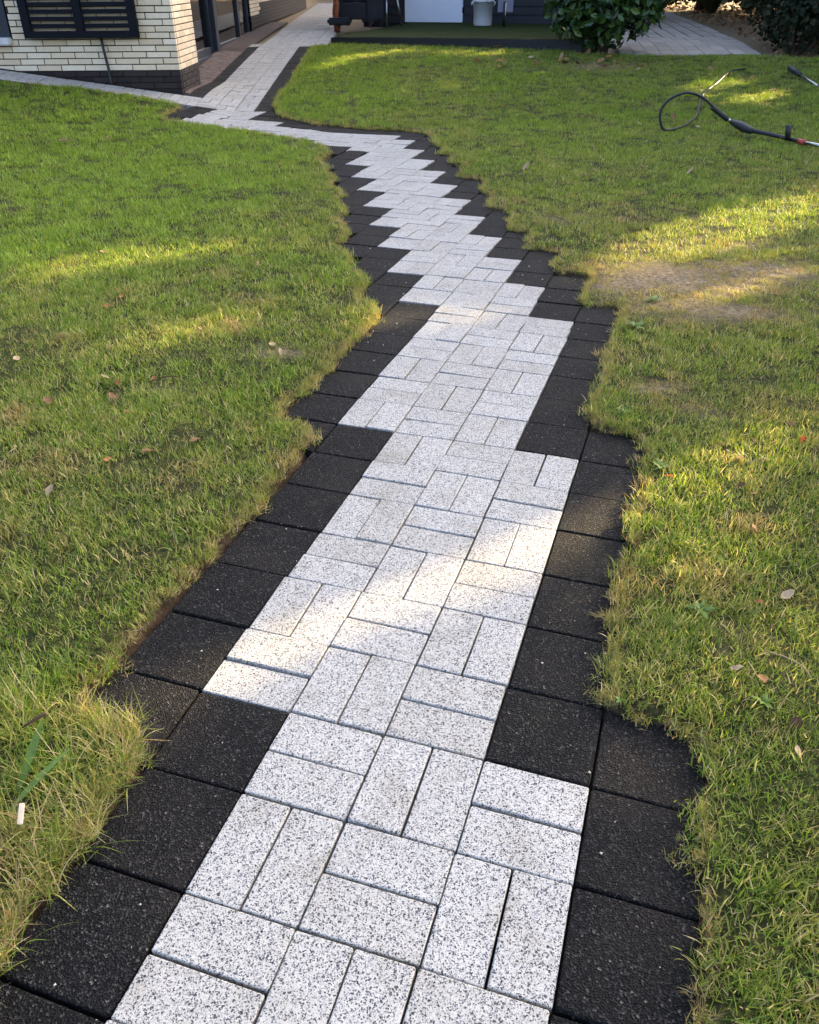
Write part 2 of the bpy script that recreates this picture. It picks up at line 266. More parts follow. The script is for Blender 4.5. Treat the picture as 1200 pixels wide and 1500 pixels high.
M_BUCKET = simple('white_plastic', (.72, .73, .74), .38, var=.05, scale=8)
M_LILAC = simple('lilac_grey_board', (.22, .21, .27), .55, var=.1, scale=6)
M_CHROME = simple('brushed_steel', (.52, .51, .50), .28, 1.0, var=.12, scale=30)
M_MAROON = simple('maroon_enamel', (.045, .016, .014), .35, var=.2, scale=8)
M_RUBBER = simple('black_rubber', (.012, .013, .014), .55, var=.3, scale=60, bmp=.15)
M_REDPL = simple('red_plastic', (.42, .04, .025), .45, var=.1)
M_RUST = simple('rusty_wood', (.26, .075, .022), .8, var=.6, scale=20, bmp=.5)
M_WICKER = simple('dark_wicker', (.014, .015, .020), .6, var=.5, scale=70, bmp=.8)
M_CONC = mat_brick('grey_concrete_slab', [(0, (.29, .245, .195)), (1, (.39, .335, .27))], .85)
M_BARK = simple('bark', (.060, .045, .032), .95, var=.45, scale=25, bmp=1.0, spec=.15)
M_TREELEAF = mat_leaf('tree_foliage', [(0, (.030, .058, .012)), (.6, (.060, .100, .020)), (1, (.10, .11, .025))], .5, .12, .3)
M_LAUREL = mat_leaf('laurel_leaf', [(0, (.014, .038, .010)), (.5, (.030, .075, .015)), (.85, (.060, .12, .02)), (1, (.13, .16, .025))], .32, .15, .45)
M_DARKLEAF = mat_leaf('dark_evergreen_leaf', [(0, (.008, .013, .006)), (.7, (.016, .026, .009)), (1, (.055, .052, .028))], .65, .1, .12)
M_DEADLEAF = mat_leaf('dead_leaf', [(0, (.17, .085, .032)), (.3, (.34, .20, .09)), (.55, (.12, .065, .032)), (.8, (.48, .34, .20)), (1, (.27, .14, .055))], .7, .25, .25)
M_REDLEAF = mat_leaf('red_autumn_leaf', [(0, (.50, .07, .015)), (1, (.58, .13, .03))], .6, .3, .25)
M_STRAWB = mat_leaf('ornamental_grass', [(0, (.05, .07, .02)), (.6, (.12, .12, .05)), (1, (.22, .18, .09))], .6, .3, .25)
M_TWIG = simple('dry_twig', (.09, .055, .035), .9, var=.4, scale=50, bmp=.5, spec=.15)
M_WOODCHIP = simple('pale_wood_chip', (.66, .52, .36), .8, var=.15, scale=60)
M_STALK = simple('dry_stalk', (.30, .22, .12), .85, var=.3, scale=60, spec=.2)
M_GRIT = simple('pale_grit', (.45, .40, .33), .8, var=.4, scale=90)
M_CLOVER = mat_leaf('broad_leaf_weed', [(0, (.10, .19, .035)), (1, (.18, .27, .05))], .5, .35, .3)

# ---------------------------------------------------------------- terrain
AY = np.array([0, 7.4, 8.4, 9.0, 9.7, 11.0, 12.4, 13.8, 17, 20.6, 40, 100, 400.]); AZ = np.array([0, 0, .008, .03, .078, .165, .255, .338, .42, .47, .62, .8, 1.0])
def sst(a, b, x):
    t = np.clip((x - a) / (b - a), 0, 1); return t * t * (3 - 2 * t)
def zg(X, Y):
    X = np.asarray(X, float); Y = np.asarray(Y, float)
    a = np.interp(Y, AY, AZ); t = np.clip(-1.75 - X, 0, 4)
    return a + .135 * t * sst(6.0, 9.6, Y) * (1 - sst(9.9, 11.2, Y) * (X > -2.8))
def zf(x, y): return float(zg(x, y))
def in_poly(P, poly):
    x, y = P[:, 0], P[:, 1]; r = np.zeros(len(P), bool); q = np.array(poly); j = len(q) - 1
    for i in range(len(q)):
        xi, yi = q[i]; xj, yj = q[j]
        c = ((yi > y) != (yj > y)) & (x < (xj - xi) * (y - yi) / (yj - yi + 1e-12) + xi); r ^= c; j = i
    return r
def seg_dist(P, line):
    q = np.array(line); d = np.full(len(P), 1e9); near = np.zeros((len(P), 2))
    for a, b in zip(q[:-1], q[1:]):
        ab = b - a; t = np.clip(((P - a) @ ab) / (ab @ ab + 1e-12), 0, 1); c = a + t[:, None] * ab
        e = np.hypot(*(P - c).T); k = e < d; d[k] = e[k]; near[k] = c[k]
    return d, near
def rough_line(line, step, amp, sd):
    """subdivide a lawn edge and make it ragged"""
    q = [np.array(p) for p in line]; out = []
    r = np.random.default_rng(sd)
    for a, b in zip(q[:-1], q[1:]):
        L = np.hypot(*(b - a)); n = max(1, int(L / step)); nn = np.array([-(b - a)[1], (b - a)[0]]) / (L + 1e-9)
        for i in range(n):
            out.append(a + (b - a) * i / n + nn * r.normal(0, amp))
    out.append(q[-1]); return [tuple(p) for p in out]
# lawn outlines: left lawn (edge LE, then round outside the view) and right lawn
LEr = rough_line([(-.70, -.6), (-.66, .45)] + LE, .028, .010, 3)
REr = rough_line([(.26, -.6), (.34, .2)] + RE, .028, .010, 4)
LAWN_L = LEr + [(-4.6, 9.12), (-9, 9.0), (-14, 9.0), (-14, -.6)]
DK_A = Vector((-1.085, 14.05)); DK1 = Vector((math.cos(R(16)), -math.sin(R(16)))); DK2 = Vector((math.sin(R(16)), math.cos(R(16))))
def dk(a, b): v = DK_A + DK1 * a + DK2 * b; return (v.x, v.y)
LAWN_R = REr + [dk(0, .0), dk(3.6, 0), (2.35, 12.9), (3.05, 12.62), (4.85, 12.52), (5.4, 12.3), (6.2, 12.0), (12, 11.0), (14, 8), (14, -.6)]
def lawn_sd(P):
    """distance to the lawn edge, negative inside a lawn"""
    ins = in_poly(P, LAWN_L) | in_poly(P, LAWN_R)
    dl, nl = seg_dist(P, LAWN_L + LAWN_L[:1]); dr, nr = seg_dist(P, LAWN_R + LAWN_R[:1])
    k = dl < dr; d = np.where(k, dl, dr); near = np.where(k[:, None], nl, nr)
    return np.where(ins, -d, d), near
# bare, dry or thin places in the turf: x, y, rx, ry, strength
BARE = [(1.02, 3.74, .26, .12, .9), (1.32, 3.82, .38, .20, .95), (1.65, 3.92, .30, .18, .9), (1.36, 3.36, .22, .10, .8), (1.12, 3.46, .26, .12, .65), (1.75, 4.35, .3, .12, .5), (.95, 3.95, .15, .08, .6),
        (.86, 2.60, .07, .035, .8), (.97, 2.42, .07, .05, .4), (-.50, 2.94, .07, .04, .7), (-.72, 3.25, .12, .05, .3), (-.86, 2.62, .08, .04, .35), (.75, 1.34, .07, .05, .3), (2.4, 11.7, .45, .25, .6), (.1, 8.2, .2, .1, .35), (.45, 5.5, .15, .15, .3), (1.0, 5.0, .25, .15, .3)]
def bareness(P):
    b = np.zeros(len(P))
    for x, y, rx, ry, s in BARE:
        b = np.maximum(b, s * np.exp(-(((P[:, 0] - x) / rx) ** 2 + ((P[:, 1] - y) / ry) ** 2) * .55))
    return b
def fnoise(P, sc, z=0.0): return np.array([mnoise.noise((p[0] * sc, p[1] * sc, z)) for p in P])

def axis(segs):
    out = []
    for a, b, s in segs: out += list(np.arange(a, b - 1e-6, s))
    return out
gx = [-400, -200, -90, -40, -22, -14, -10, -8] + axis([(-6.5, -2.6, .12), (-2.6, 1.9, .03), (1.9, 7, .12)]) + [8, 10, 14, 22, 40, 90, 200, 400]
gy = [-300, -120, -50, -20, -8, -3, -1, -.3] + axis([(.1, 9.9, .03), (9.9, 16, .12), (16, 28, .6)]) + [30, 36, 50, 90, 200, 450]
GX, GY = np.meshgrid(gx, gy); GP = np.stack([GX.ravel(), GY.ravel()], 1)
sdv = np.full(len(GP), -1.0)
nearm = (GP[:, 0] > -15) & (GP[:, 0] < 15) & (GP[:, 1] > -2) & (GP[:, 1] < 45)
sdv[nearm] = lawn_sd(GP[nearm])[0]
road = (GP[:, 1] >= 9) & (sdv < 0) & ~nearm
lift = np.where((GP[:, 1] > 12.3) & (sdv > -.02) & nearm, np.where(GP[:, 0] > 4.9 + .114 * (GP[:, 1] - 12.6), .01, -.055), 0) * (sdv > 99) + np.where(sdv < 0, .022 * sst(0, .03, -sdv), -.055 * sst(-.005, .02, sdv))
bumpn = np.array([mnoise.noise((p[0] * 2.2, p[1] * 2.2, 0)) * .014 + mnoise.noise((p[0] * 9, p[1] * 9, 3)) * .006 for p in GP])
gz = zg(GP[:, 0], GP[:, 1]) + lift + np.where(sdv < -.02, bumpn * sst(.02, .2, -sdv), 0)
nx, ny = len(gx), len(gy)
GF = [(j * nx + i, j * nx + i + 1, (j + 1) * nx + i + 1, (j + 1) * nx + i) for j in range(ny - 1) for i in range(nx - 1)]
ground = mesh_obj('ground', np.c_[GP, gz], GF, M_GROUND, smooth=True); tag(ground, kind='structure')
ba = bareness(GP) + np.where((GP[:, 1] > 12.3) & (sdv > -.05), 1, 0); ba = np.clip(ba, 0, 1)
at = ground.data.attributes.new('bare', 'FLOAT', 'POINT'); at.data.foreach_set('value', ba.astype(np.float32))
at = ground.data.attributes.new('dirt', 'FLOAT', 'POINT'); at.data.foreach_set('value', (sst(-.03, .0, sdv) * (GP[:, 1] < 12.3)).astype(np.float32))

# ---------------------------------------------------------------- paving
RESA = np.array(RES)
def warp(u, v):
    w = np.exp(-((RESA[:, 0] - u) ** 2 + (RESA[:, 1] - v) ** 2) / (2 * 1.3 ** 2)); s = w.sum() + .2
    return (w * RESA[:, 2]).sum() / s, (w * RESA[:, 3]).sum() / s
def lat2w(u, v):
    du, dv = (u - CU) * CELL, (v - CV) * CELL; dx, dy = warp(u, v)
    return np.array([du * cY - dv * sY + dx, du * sY + dv * cY + dy])
def block_mesh(name, lx, ly, h, bev, mat, cut=.004):
    """paving block with rounded arris: top centred at z = 0"""
    def ring(ins, z, c):
        a, b = lx / 2 - ins, ly / 2 - ins
        return [(a - c, -b, z), (a, -b + c, z), (a, b - c, z), (a - c, b, z), (-a + c, b, z), (-a, b - c, z), (-a, -b + c, z), (-a + c, -b, z)]
    V = ring(0, -h, cut) + ring(0, -bev, cut) + ring(bev * .3, -bev * .3, cut * .9) + ring(bev, 0, cut * .7)
    F = [tuple(24 + i for i in range(8))]
    for k in range(3):
        for i in range(8): F.append((k * 8 + i, k * 8 + (i + 1) % 8, (k + 1) * 8 + (i + 1) % 8, (k + 1) * 8 + i))
    me = bpy.data.meshes.new(name); me.from_pydata(V, [], F); me.materials.append(mat)
    for i, p in enumerate(me.polygons): p.use_smooth = 0 < i and i > 8
    return me
ME_BRICK = block_mesh('white_paver', .1965, .0965, .07, .0026, M_WHITE, .0025)
ME_TILE = block_mesh('black_tile', .1955, .1955, .07, .004, M_BLACK, .003)
def put_block(name, me, x, y, ang, parent, sc=(1, 1), dz=0.0):
    o = bpy.data.objects.new(name, me)
    e = .05; sx = (zf(x + e, y) - zf(x - e, y)) / (2 * e); sy = (zf(x, y + e) - zf(x, y - e)) / (2 * e)
    n = Vector((-sx + random.gauss(0, .006), -sy + random.gauss(0, .006), 1)).normalized()
    q = Vector((0, 0, 1)).rotation_difference(n)
    o.rotation_mode = 'QUATERNION'; o.rotation_quaternion = q @ Matrix.Rotation(ang + random.gauss(0, .004), 3, 'Z').to_quaternion()
    o.location = (x + random.gauss(0, .0007), y + random.gauss(0, .0007), zf(x, y) + dz + random.gauss(0, .0012)); o.scale = (sc[0], sc[1], 1)
    return link(o, parent)
def clip_half(poly, ymax):
    out = []
    for a, b in zip(poly, poly[1:] + poly[:1]):
        ia, ib = a[1] <= ymax, b[1] <= ymax
        if ia: out.append(a)
        if ia != ib:
            t = (ymax - a[1]) / (b[1] - a[1]); out.append((a[0] + t * (b[0] - a[0]), ymax))
    return out
def cut_block(name, poly, mat, parent, bev=.0035):
    c = np.mean(poly, 0); q = [np.array(p) for p in poly]
    def ring(ins, dz):
        r = []
        for p in q:
            d = c - p; L = np.hypot(*d); p2 = p + d / (L + 1e-9) * min(ins * 1.4, L * .5); r.append((p2[0] - c[0], p2[1] - c[1], zf(*p2) - zf(*c) + dz))
        return r
    n = len(q); V = ring(.002, -.07) + ring(.002, -bev) + ring(.002 + bev, 0); F = [tuple(2 * n + i for i in range(n))]
    for k in range(2):
        for i in range(n): F.append((k * n + i, k * n + (i + 1) % n, (k + 1) * n + (i + 1) % n, (k + 1) * n + i))
    return mesh_obj(name, V, F, mat, parent, loc=(c[0], c[1], zf(*c)))

YJ = 9.335                                    # joint between the diagonal paving and the straight path along the house
Lb, Rb = {}, {}
for v in range(-2, 4): Lb[v], Rb[v] = 1, 4
for v in range(4, 10): Lb[v], Rb[v] = 0, 3
for v in range(10, 16): Lb[v], Rb[v] = -1, 2
for k in range(8):
    for v in (16 + 2 * k, 17 + 2 * k): Lb[v], Rb[v] = -2 - k, 1 - k
Lb[32] = -9; Lb[33] = -10; Rb[32] = Rb[33] = -7; Lb[34], Rb[34] = -12, -8; Lb[35], Rb[35] = -16, -8; Lb[36], Rb[36] = -20, -9
Lb[37], Rb[37] = -20, -16
for v in (38, 39, 40, 41): Lb[v], Rb[v] = -20, -18
white = {(u, v) for v in Lb for u in range(Lb[v], Rb[v])}
black = {(u + a, v + b) for u, v in white for a in (-1, 0, 1) for b in (-1, 0, 1)} - white
black = {(u, v) for u, v in black if v >= -2 and not (v >= 42) and not (u < -20 and v >= 40)}
path = mesh_obj('garden_path', [(0, 0, -.06), (.01, 0, -.06), (0, .01, -.06)], [(0, 1, 2)], M_BED); tag(path, kind='structure')
junction = empty('path_junction'); tag(junction, kind='structure')
bed = {0: MB(), 1: MB()}
def base_quad(mb, cs, dz=-.022): mb.quad(*[(float(c[0]), float(c[1]), zf(c[0], c[1]) + dz) for c in cs])
for (u, v) in sorted(white | black, key=lambda c: (c[1], c[0])):
    cs = [lat2w(u + a, v + b) for a, b in ((0, 0), (1, 0), (1, 1), (0, 1))]
    ctr = sum(cs) / 4; ex = (cs[1] - cs[0] + cs[2] - cs[3]) / 2; ey = (cs[3] - cs[0] + cs[2] - cs[1]) / 2
    isw = (u, v) in white; par = path if v < 34 else junction; bi = 0 if v < 34 else 1
    ymax = max(c[1] for c in cs)
    if min(c[1] for c in cs) > YJ - .02: continue
    if ymax > YJ:
        if isw: halves = [((0, 0), (1, 0), (1, .5), (0, .5)), ((0, .5), (1, .5), (1, 1), (0, 1))] if (u + v) % 2 == 0 else [((0, 0), (.5, 0), (.5, 1), (0, 1)), ((.5, 0), (1, 0), (1, 1), (.5, 1))]
        else: halves = [((0, 0), (1, 0), (1, 1), (0, 1))]
        for hv in halves:
            poly = clip_half([tuple(cs[0] + (cs[1] - cs[0]) * a + (cs[3] - cs[0]) * b) for a, b in hv], YJ)
            if len(poly) >= 3:
                A = .5 * abs(sum(p[0] * q[1] - q[0] * p[1] for p, q in zip(poly, poly[1:] + poly[:1])))
                if A > .0015:
                    cut_block('paving_stone' if isw else 'border_tile', poly, M_WHITE if isw else M_BLACK, par); base_quad(bed[bi], poly[:4] if len(poly) >= 4 else poly + poly[-1:])
        continue
    base_quad(bed[bi], cs)
    ang = math.atan2(ex[1], ex[0]); lx, ly = np.hypot(*ex) / CELL, np.hypot(*ey) / CELL
    if isw:
        for s in (-1, 1):
            if (u + v) % 2 == 0: p = ctr + ey * .25 * s; put_block('paving_stone', ME_BRICK, p[0], p[1], ang + (math.pi if random.random() < .5 else 0), par, (lx, ly))
            else: p = ctr + ex * .25 * s; put_block('paving_stone', ME_BRICK, p[0], p[1], ang + math.pi / 2, par, (ly, lx))
    else: put_block('border_tile', ME_TILE, ctr[0], ctr[1], ang + random.randrange(4) * math.pi / 2, par, (lx, ly), -.001)
o = path.data; bm_ = bed[0]; me = bpy.data.meshes.new('garden_path'); me.from_pydata(bm_.V, [], bm_.F); me.materials.append(M_BED); path.data = me
bed[1].build('bed', M_BED, junction)
# straight path along the house, built on its own grid
X0 = -2.185
house_path = empty('house_path'); tag(house_path, kind='structure')
hb = MB()
def cell_xy(x0, y0, par, bm, isw, H, mat_far=False):
    base_quad(bm, [(x0, y0), (x0 + .2, y0), (x0 + .2, y0 + .2), (x0, y0 + .2)])
    cx, cy = x0 + .1, y0 + .1
    if not isw: put_block('border_tile', ME_TILE, cx, cy, 0, par, dz=-.001); return
    for s in (-1, 1):
        if H: put_block('paving_stone', ME_BRICK, cx, cy + .05 * s, 0, par, (.975, .97))
        else: put_block('paving_stone', ME_BRICK, cx + .05 * s, cy, math.pi / 2, par, (.975, .97))
for j in range(23):
    y = YJ + .003 + .2 * j
    for i in range(3): cell_xy(X0 + .2 * i, y, house_path, hb, True, (i + j) % 2 == 0)
    cell_xy(X0 + .6, y, house_path, hb, False, False)
    if j >= 2:
        put_block('border_tile', ME_TILE, X0 - .079, y + .1, 0, house_path, (.78, 1), -.001); base_quad(hb, [(X0 - .16, y), (X0, y), (X0, y + .2), (X0 - .16, y + .2)])
hb.build('bed', M_BED, house_path)
# narrow strip in front of the house, climbing to the left
strip = empty('ramp_path'); tag(strip, kind='structure'); sb = MB()
for i in range(16):
    x = X0 - .2 * (i + 1)
    for j in range(2): cell_xy(x, YJ + .003 + .2 * j, strip, sb, True, (i + j) % 2 == 1)
for i in range(32):
    x = X0 - .1 * i - .3
    base_quad(sb, [(x - .1, 9.74), (x, 9.74), (x, 9.83), (x - .1, 9.83)], -.004)
    if x < -2.3: base_quad(sb, [(x - .1, 9.30), (x, 9.30), (x, 9.336), (x - .1, 9.336)], -.002)
sb.build('bed', M_BED, strip)
# beyond: wider paving running back between house and shed, too far to pick the stones apart
back = empty('back_path'); tag(back, kind='structure'); bb = MB(); fs = MB(); nst = 0
y = YJ + .003 + .2 * 23
for j in range(70):
    yy = y + .2 * j; drift = -.03 * max(0, j - 10) * .2
    for i in range(-1 if j < 2 else 0, 5):
        x = X0 + .2 * i + drift; base_quad(bb, [(x, yy), (x + .2, yy), (x + .2, yy + .2), (x, yy + .2)])
        if j < 14: cell_xy(x, yy, back, MB(), True, (i + j) % 2 == 0)
        else:
            for s in (0, 1):
                r = (x + .003, x + .197, yy + .1 * s + .003, yy + .1 * s + .097) if (i + j) % 2 == 0 else (x + .1 * s + .003, x + .1 * s + .097, yy + .003, yy + .197)
                fs.box(*r, zf(x + .1, yy + .1) - .03, zf(x + .1, yy + .1) + random.gauss(0, .001))
bb.build('bed', M_BED, back); tag(fs.build('far_paving_stones', M_WHITE, back), kind='stuff')
# red-brown brick strip under the sliding door
rs = empty('brick_strip'); tag(rs, kind='structure'); rb = MB()
ME_RED = block_mesh('red_paver', .098, .048, .05, .003, M_REDBRICK, .002); far_red = MB()
for j in range(90):
    yy = 9.86 + .1 * j + .05
    for i in range(9):
        x = -2.345 - .025 - .05 * i
        if yy < 10.72 and x < -2.40: continue
        if x < -2.74: continue
        if j < 36: put_block('brick', ME_RED, x, yy, math.pi / 2, rs, dz=.002)
        else: far_red.box(x - .023, x + .023, yy - .048, yy + .048, zf(x, yy) - .03, zf(x, yy) + .003)
for j in range(45): yy = 9.86 + .2 * j; base_quad(rb, [(-2.78, yy), (-2.345, yy), (-2.345, yy + .2), (-2.78, yy + .2)])
rb.build('bed', M_BED, rs); tag(far_red.build('far_bricks', M_REDBRICK, rs), kind='stuff')
# grey slab path on the right, beyond the lawn
sl = empty('slab_path'); tag(sl, kind='structure'); slb = MB()
ME_SLAB = block_mesh('slab', .193, .393, .05, .004, M_CONC, .003)
for j in range(22):
    yy = 12.66 + .4 * j; w0 = 2.95 + .12 * (yy - 12.6); w1 = 4.86 + .114 * (yy - 12.6)
    n = max(1, int(round((w1 - w0) / .2)))
    for i in range(n):
        x = w0 + (i + .5) * (w1 - w0) / n; put_block('slab', ME_SLAB, x, yy + .2, -.115, sl, (.95, .975), .02)
    slb.quad(*[(a, b, zf(a, b) + .006) for a, b in ((w0, yy), (w1, yy), (w1 + .046, yy + .4), (w0 + .048, yy + .4))])
slb.build('bed', M_BED, sl)

# ---------------------------------------------------------------- house
house = empty('brick_house', (-2.4, 9.82, 0)); tag(house, 'cream brick house with dark plinth and anthracite sliding door beside the path', 'house')
def hpart(mb, name, mat, parent=None, **k):
    o = mb.build(name, mat, None, **k); o.parent = parent or house; o.matrix_parent_inverse = house.matrix_world.inverted() if parent is None else Matrix(); return o
bpy.context.view_layer.update()
FW, PX, DX, WX = 9.82, -2.40, -2.75, -2.68      # front face, pier side face, door plane, rear wall face
HT = 2.9; BL, BH, J = .2515, .0585, .0095
Z0 = .394
core = MB()
core.box(-9, -5.25, FW + .012, FW + .28, -.2, HT); core.box(-5.25, -4.11, FW + .012, FW + .28, -.2, .705); core.box(-5.25, -4.11, FW + .012, FW + .28, 2.0, HT)
core.box(-4.11, PX - .012, FW + .012, FW + .28, -.2, HT); core.box(PX - .40, PX - .012, FW + .28, 10.72, -.2, HT)
core.box(-3.1, WX - .012, 16.52, 26, -.2, HT); core.box(-9, -3.1, 25.7, 26, -.2, HT); core.box(-9.3, -9, FW + .012, 26, -.2, HT); core.box(-2.95, -2.72, 10.72, 16.52, 2.35, HT)
hpart(core, 'wall', M_MORTAR)
rm = MB(); rm.box(-8.9, -2.9, 10.2, 16.6, -.1, .30); hpart(rm, 'floor', M_FLOOR)
rm = MB(); rm.box(-8.9, -8.8, 10.2, 16.6, .30, 2.6); rm.box(-8.8, -3.2, 16.6, 16.7, .30, 2.6); rm.box(-8.8, -3.0, 10.12, 10.2, .30, 2.6); rm.box(-8.9, -2.96, 10.2, 16.6, 2.6, 2.66); hpart(rm, 'interior_wall', M_PLASTER)
rf = MB(); rf.box(-9.6, -2.05, 9.45, 26.3, HT, HT + .22); roof = hpart(rf, 'roof', M_ANTH, bevel=.01)
# bricks: pieces where they show, joined courses above the frame
def unit_brick(L, mat):
    l, h, d = L / 2, (BH - J) / 2, .05; b = .0025
    V = [(-l, d, -h), (l, d, -h), (l, d, h), (-l, d, h), (-l, b, -h), (l, b, -h), (l, b, h), (-l, b, h), (-l + b, 0, -h + b), (l - b, 0, -h + b), (l - b, 0, h - b), (-l + b, 0, h - b)]
    F = [(8, 9, 10, 11)]
    for k in (0, 4):
        for i in range(4): F.append((k + i, k + (i + 1) % 4, k + 4 + (i + 1) % 4, k + 4 + i))
    me = bpy.data.meshes.new('brick'); me.from_pydata(V, [], F); me.materials.append(mat); return me
BM = {}
def put_brick(c, L, rz, mat, name='brick'):
    key = (round(L, 3), mat.name)
    if key not in BM: BM[key] = unit_brick(L, mat)
    o = bpy.data.objects.new(name, BM[key]); link(o, house); o.location = Vector(c) - Vector((-2.4, 9.82, 0)) + Vector((random.gauss(0, .0006), random.gauss(0, .0006), random.gauss(0, .0005))); o.rotation_euler = (0, 0, rz); return o
up = {M_CREAM.name: MB(), M_PLINTH.name: MB()}; upm = {M_CREAM.name: M_CREAM, M_PLINTH.name: M_PLINTH}
def course(z, a0, a1, face, shift, lim):
    """one course of stretchers between a0 and a1 along a face: 'F' front wall (runs in -X), 'P' pier side, 'W' rear wall (run in +Y)"""
    mat = M_CREAM if z > (Z0 if face != 'W' else .625) else M_PLINTH; a = a0 - shift; out = 0.0 if mat is M_CREAM else .0
    while a < a1 - .02:
        s, e = max(a, a0), min(a + BL, a1); a += BL; L = e - s - J
        if L < .012: continue
        m = (s + e) / 2
        if face == 'W' and m > 17.6: mat = M_CREAM if z > .80 else M_PLINTH
        if face == 'F':
            x = PX - m
            c, rz = (x, FW, z), 0
            if m < lim and z < 1.25: put_brick(c, L, rz, mat)
            else: up[mat.name].box(x - L / 2, x + L / 2, FW, FW + .05, z - (BH - J) / 2, z + (BH - J) / 2)
        else:
            fx = PX if face == 'P' else WX; yy = m
            if m < lim and z < 1.25: put_brick((fx, yy, z), L, math.pi / 2, mat)
            else: up[mat.name].box(fx - .05, fx, yy - L / 2, yy + L / 2, z - (BH - J) / 2, z + (BH - J) / 2)
nc = int((HT - Z0) / BH)
for k in range(-6, nc):
    z = Z0 + (k + .5) * BH; sh = (k * .37 % 1) * BL * .9
    if .66 < z < 2.02: course(z, .0, 1.705, 'F', sh, 2.35); course(z, 2.855, 6.5, 'F', sh, 0)
    else: course(z, .0, 6.5, 'F', sh, 2.35)
    course(z, FW + .052, 10.72, 'P', (k % 2) * BL * .5, 10.72)
    zz = z + .0
    if k > -3: course(z + .18, 16.57, 26, 'W', sh, 17.9 if k < 9 else 0); 
    # narrow front return of the rear wall
    x0, x1 = -2.86, WX - .0
    up[(M_CREAM if z + .18 > .625 else M_PLINTH).name].box(x0, x1 - .001, 16.52, 16.57, z + .18 - (BH - J) / 2, z + .18 + (BH - J) / 2)
for n_, mb in up.items():
    if mb.V: tag(hpart(mb, 'brick_courses', upm[n_]), kind='stuff')
# front window with stone sill
win = empty('window', (0, 0, 0)); win.parent = house; win.location = (-2.28, .06, .73)
fr = MB(); fr.box(-.55, .55, -.03, .03, -.02, .035); fr.box(-.55, .55, -.03, .03, 1.2, 1.26); fr.box(-.55, -.47, -.03, .03, .035, 1.2); fr.box(.47, .55, -.03, .03, .035, 1.2); fr.build('frame', M_BLUEFRAME, win, bevel=.003)
MB().box(-.47, .47, -.008, .008, .035, 1.2).build('pane', M_GLASS, win)
MB().box(-.58, .57, -.14, .05, -.09, -.022).build('sill', M_STONE, win, bevel=.012)
win.location = (-2.28, .06, .73)
# sliding door
door = empty('sliding_door', (0, 0, 0)); door.parent = house; door.location = (DX + 2.4, 0.9, .0)
def dbox(name, mat, *b, bevel=.004): return MB().box(*b).build(name, mat, door, bevel=bevel)
L_ = 16.52 - 10.72
dbox('threshold', M_STONE, -.12, .09, 0, L_, .05, .205)
dbox('frame', M_BLUEFRAME, -.10, .04, 0, L_, .207, .30)
for a, b, x in ((0, .12, 0), (2.62, 2.78, -.045), (2.72, 2.92, .02), (4.74, 4.86, .0), (L_ - .14, L_, 0)): dbox('stile', M_BLUEFRAME, x - .05, x + .03, a, b, .302, 2.35)
for a, b, x in ((.12, 2.62, -.045), (2.92, 4.74, .0), (4.86, L_ - .14, .0)):
    dbox('rail', M_BLUEFRAME, x - .045, x + .025, a, b, .302, .385); dbox('rail', M_BLUEFRAME, x - .045, x + .025, a, b, 2.25, 2.35)
    dbox('pane', M_GLASS, x - .015, x - .004, a, b, .385, 2.25, bevel=0)
# slatted screen hung on the front wall
sc = empty('slatted_screen', (-3.35, 9.76, .70)); tag(sc, 'dark slatted metal screen hanging on the cream front wall', 'screen')
f = MB(); w = .59; f.box(-w, w, -.028, .028, 0, .065); f.box(-w, w, -.028, .028, .84, .905); f.box(-w, -w + .085, -.0285, .0285, .0655, .8395); f.box(w - .085, w, -.0285, .0285, .0655, .8395); f.box(-.045, .04, -.0285, .0285, .0655, .8395)
f.build('frame', M_ANTH, sc, bevel=.003)
for k in range(12):
    z = .0655 + .026 + k * .0635
    for a, b in ((-w + .086, -.046), (.041, w - .086)):
        s = MB().box(-.019, .019, 0, 0.0, 0, 0) if False else MB().box(a, b, -.012, .012, z, z + .038); s.build('slat', M_ANTH, sc, bevel=.002)
for a in (-w + .05, w - .05): MB().box(a - .02, a + .02, .0286, .055, .1, .14).box(a - .02, a + .02, .0286, .055, .72, .76).build('bracket', M_ANTH, sc)
pp = MB().tube([(-3.17, 9.79, .72), (-3.165, 9.785, .60), (-3.15, 9.785, .42), (-3.148, 9.78, .30), (-3.135, 9.76, .245)], .014, 8).build('drain_pipe', M_RUBBER, None, True); tag(pp, 'thin black pipe running down the wall below the slatted screen', 'pipe')

# ---------------------------------------------------------------- deck and shed
DZ = .455; bpy.context.view_layer.update()
ANG = R(-16)
deck = empty('deck', (DK_A.x, DK_A.y, 0), ANG); tag(deck, 'low dark deck with mossy green top in front of the shed', 'deck')
MB().box(0, 3.7, .03, 5.2, .2, DZ - .012).build('frame', M_FASCIA, deck)
g = MB(); nxx, nyy = 50, 42
for j in range(nyy + 1):
    for i in range(nxx + 1):
        g.V.append((i * 3.7 / nxx, .005 + j * 4.3 / nyy, DZ + .006 * mnoise.noise((i * .4, j * .4, 0))))
g.F = [(j * (nxx + 1) + i, j * (nxx + 1) + i + 1, (j + 1) * (nxx + 1) + i + 1, (j + 1) * (nxx + 1) + i) for j in range(nyy) for i in range(nxx)]
g.build('matting', M_DECK, deck, True)
MB().box(-.003, 3.7, -.02, .028, .22, DZ - .006).build('fascia', M_FASCIA, deck, bevel=.004)
MB().box(-.03, -.004, -.018, 5.0, .22, DZ - .008).build('fascia', M_FASCIA, deck, bevel=.004)
shed = empty('garden_shed', (dk(0, 4.1)[0], dk(0, 4.1)[1], 0), ANG); tag(shed, 'navy-black clapboard shed behind the mossy deck', 'shed')
MB().box(-.9, 3.98, .04, 3.0, .3, 2.7).build('wall', M_SIDING, shed)
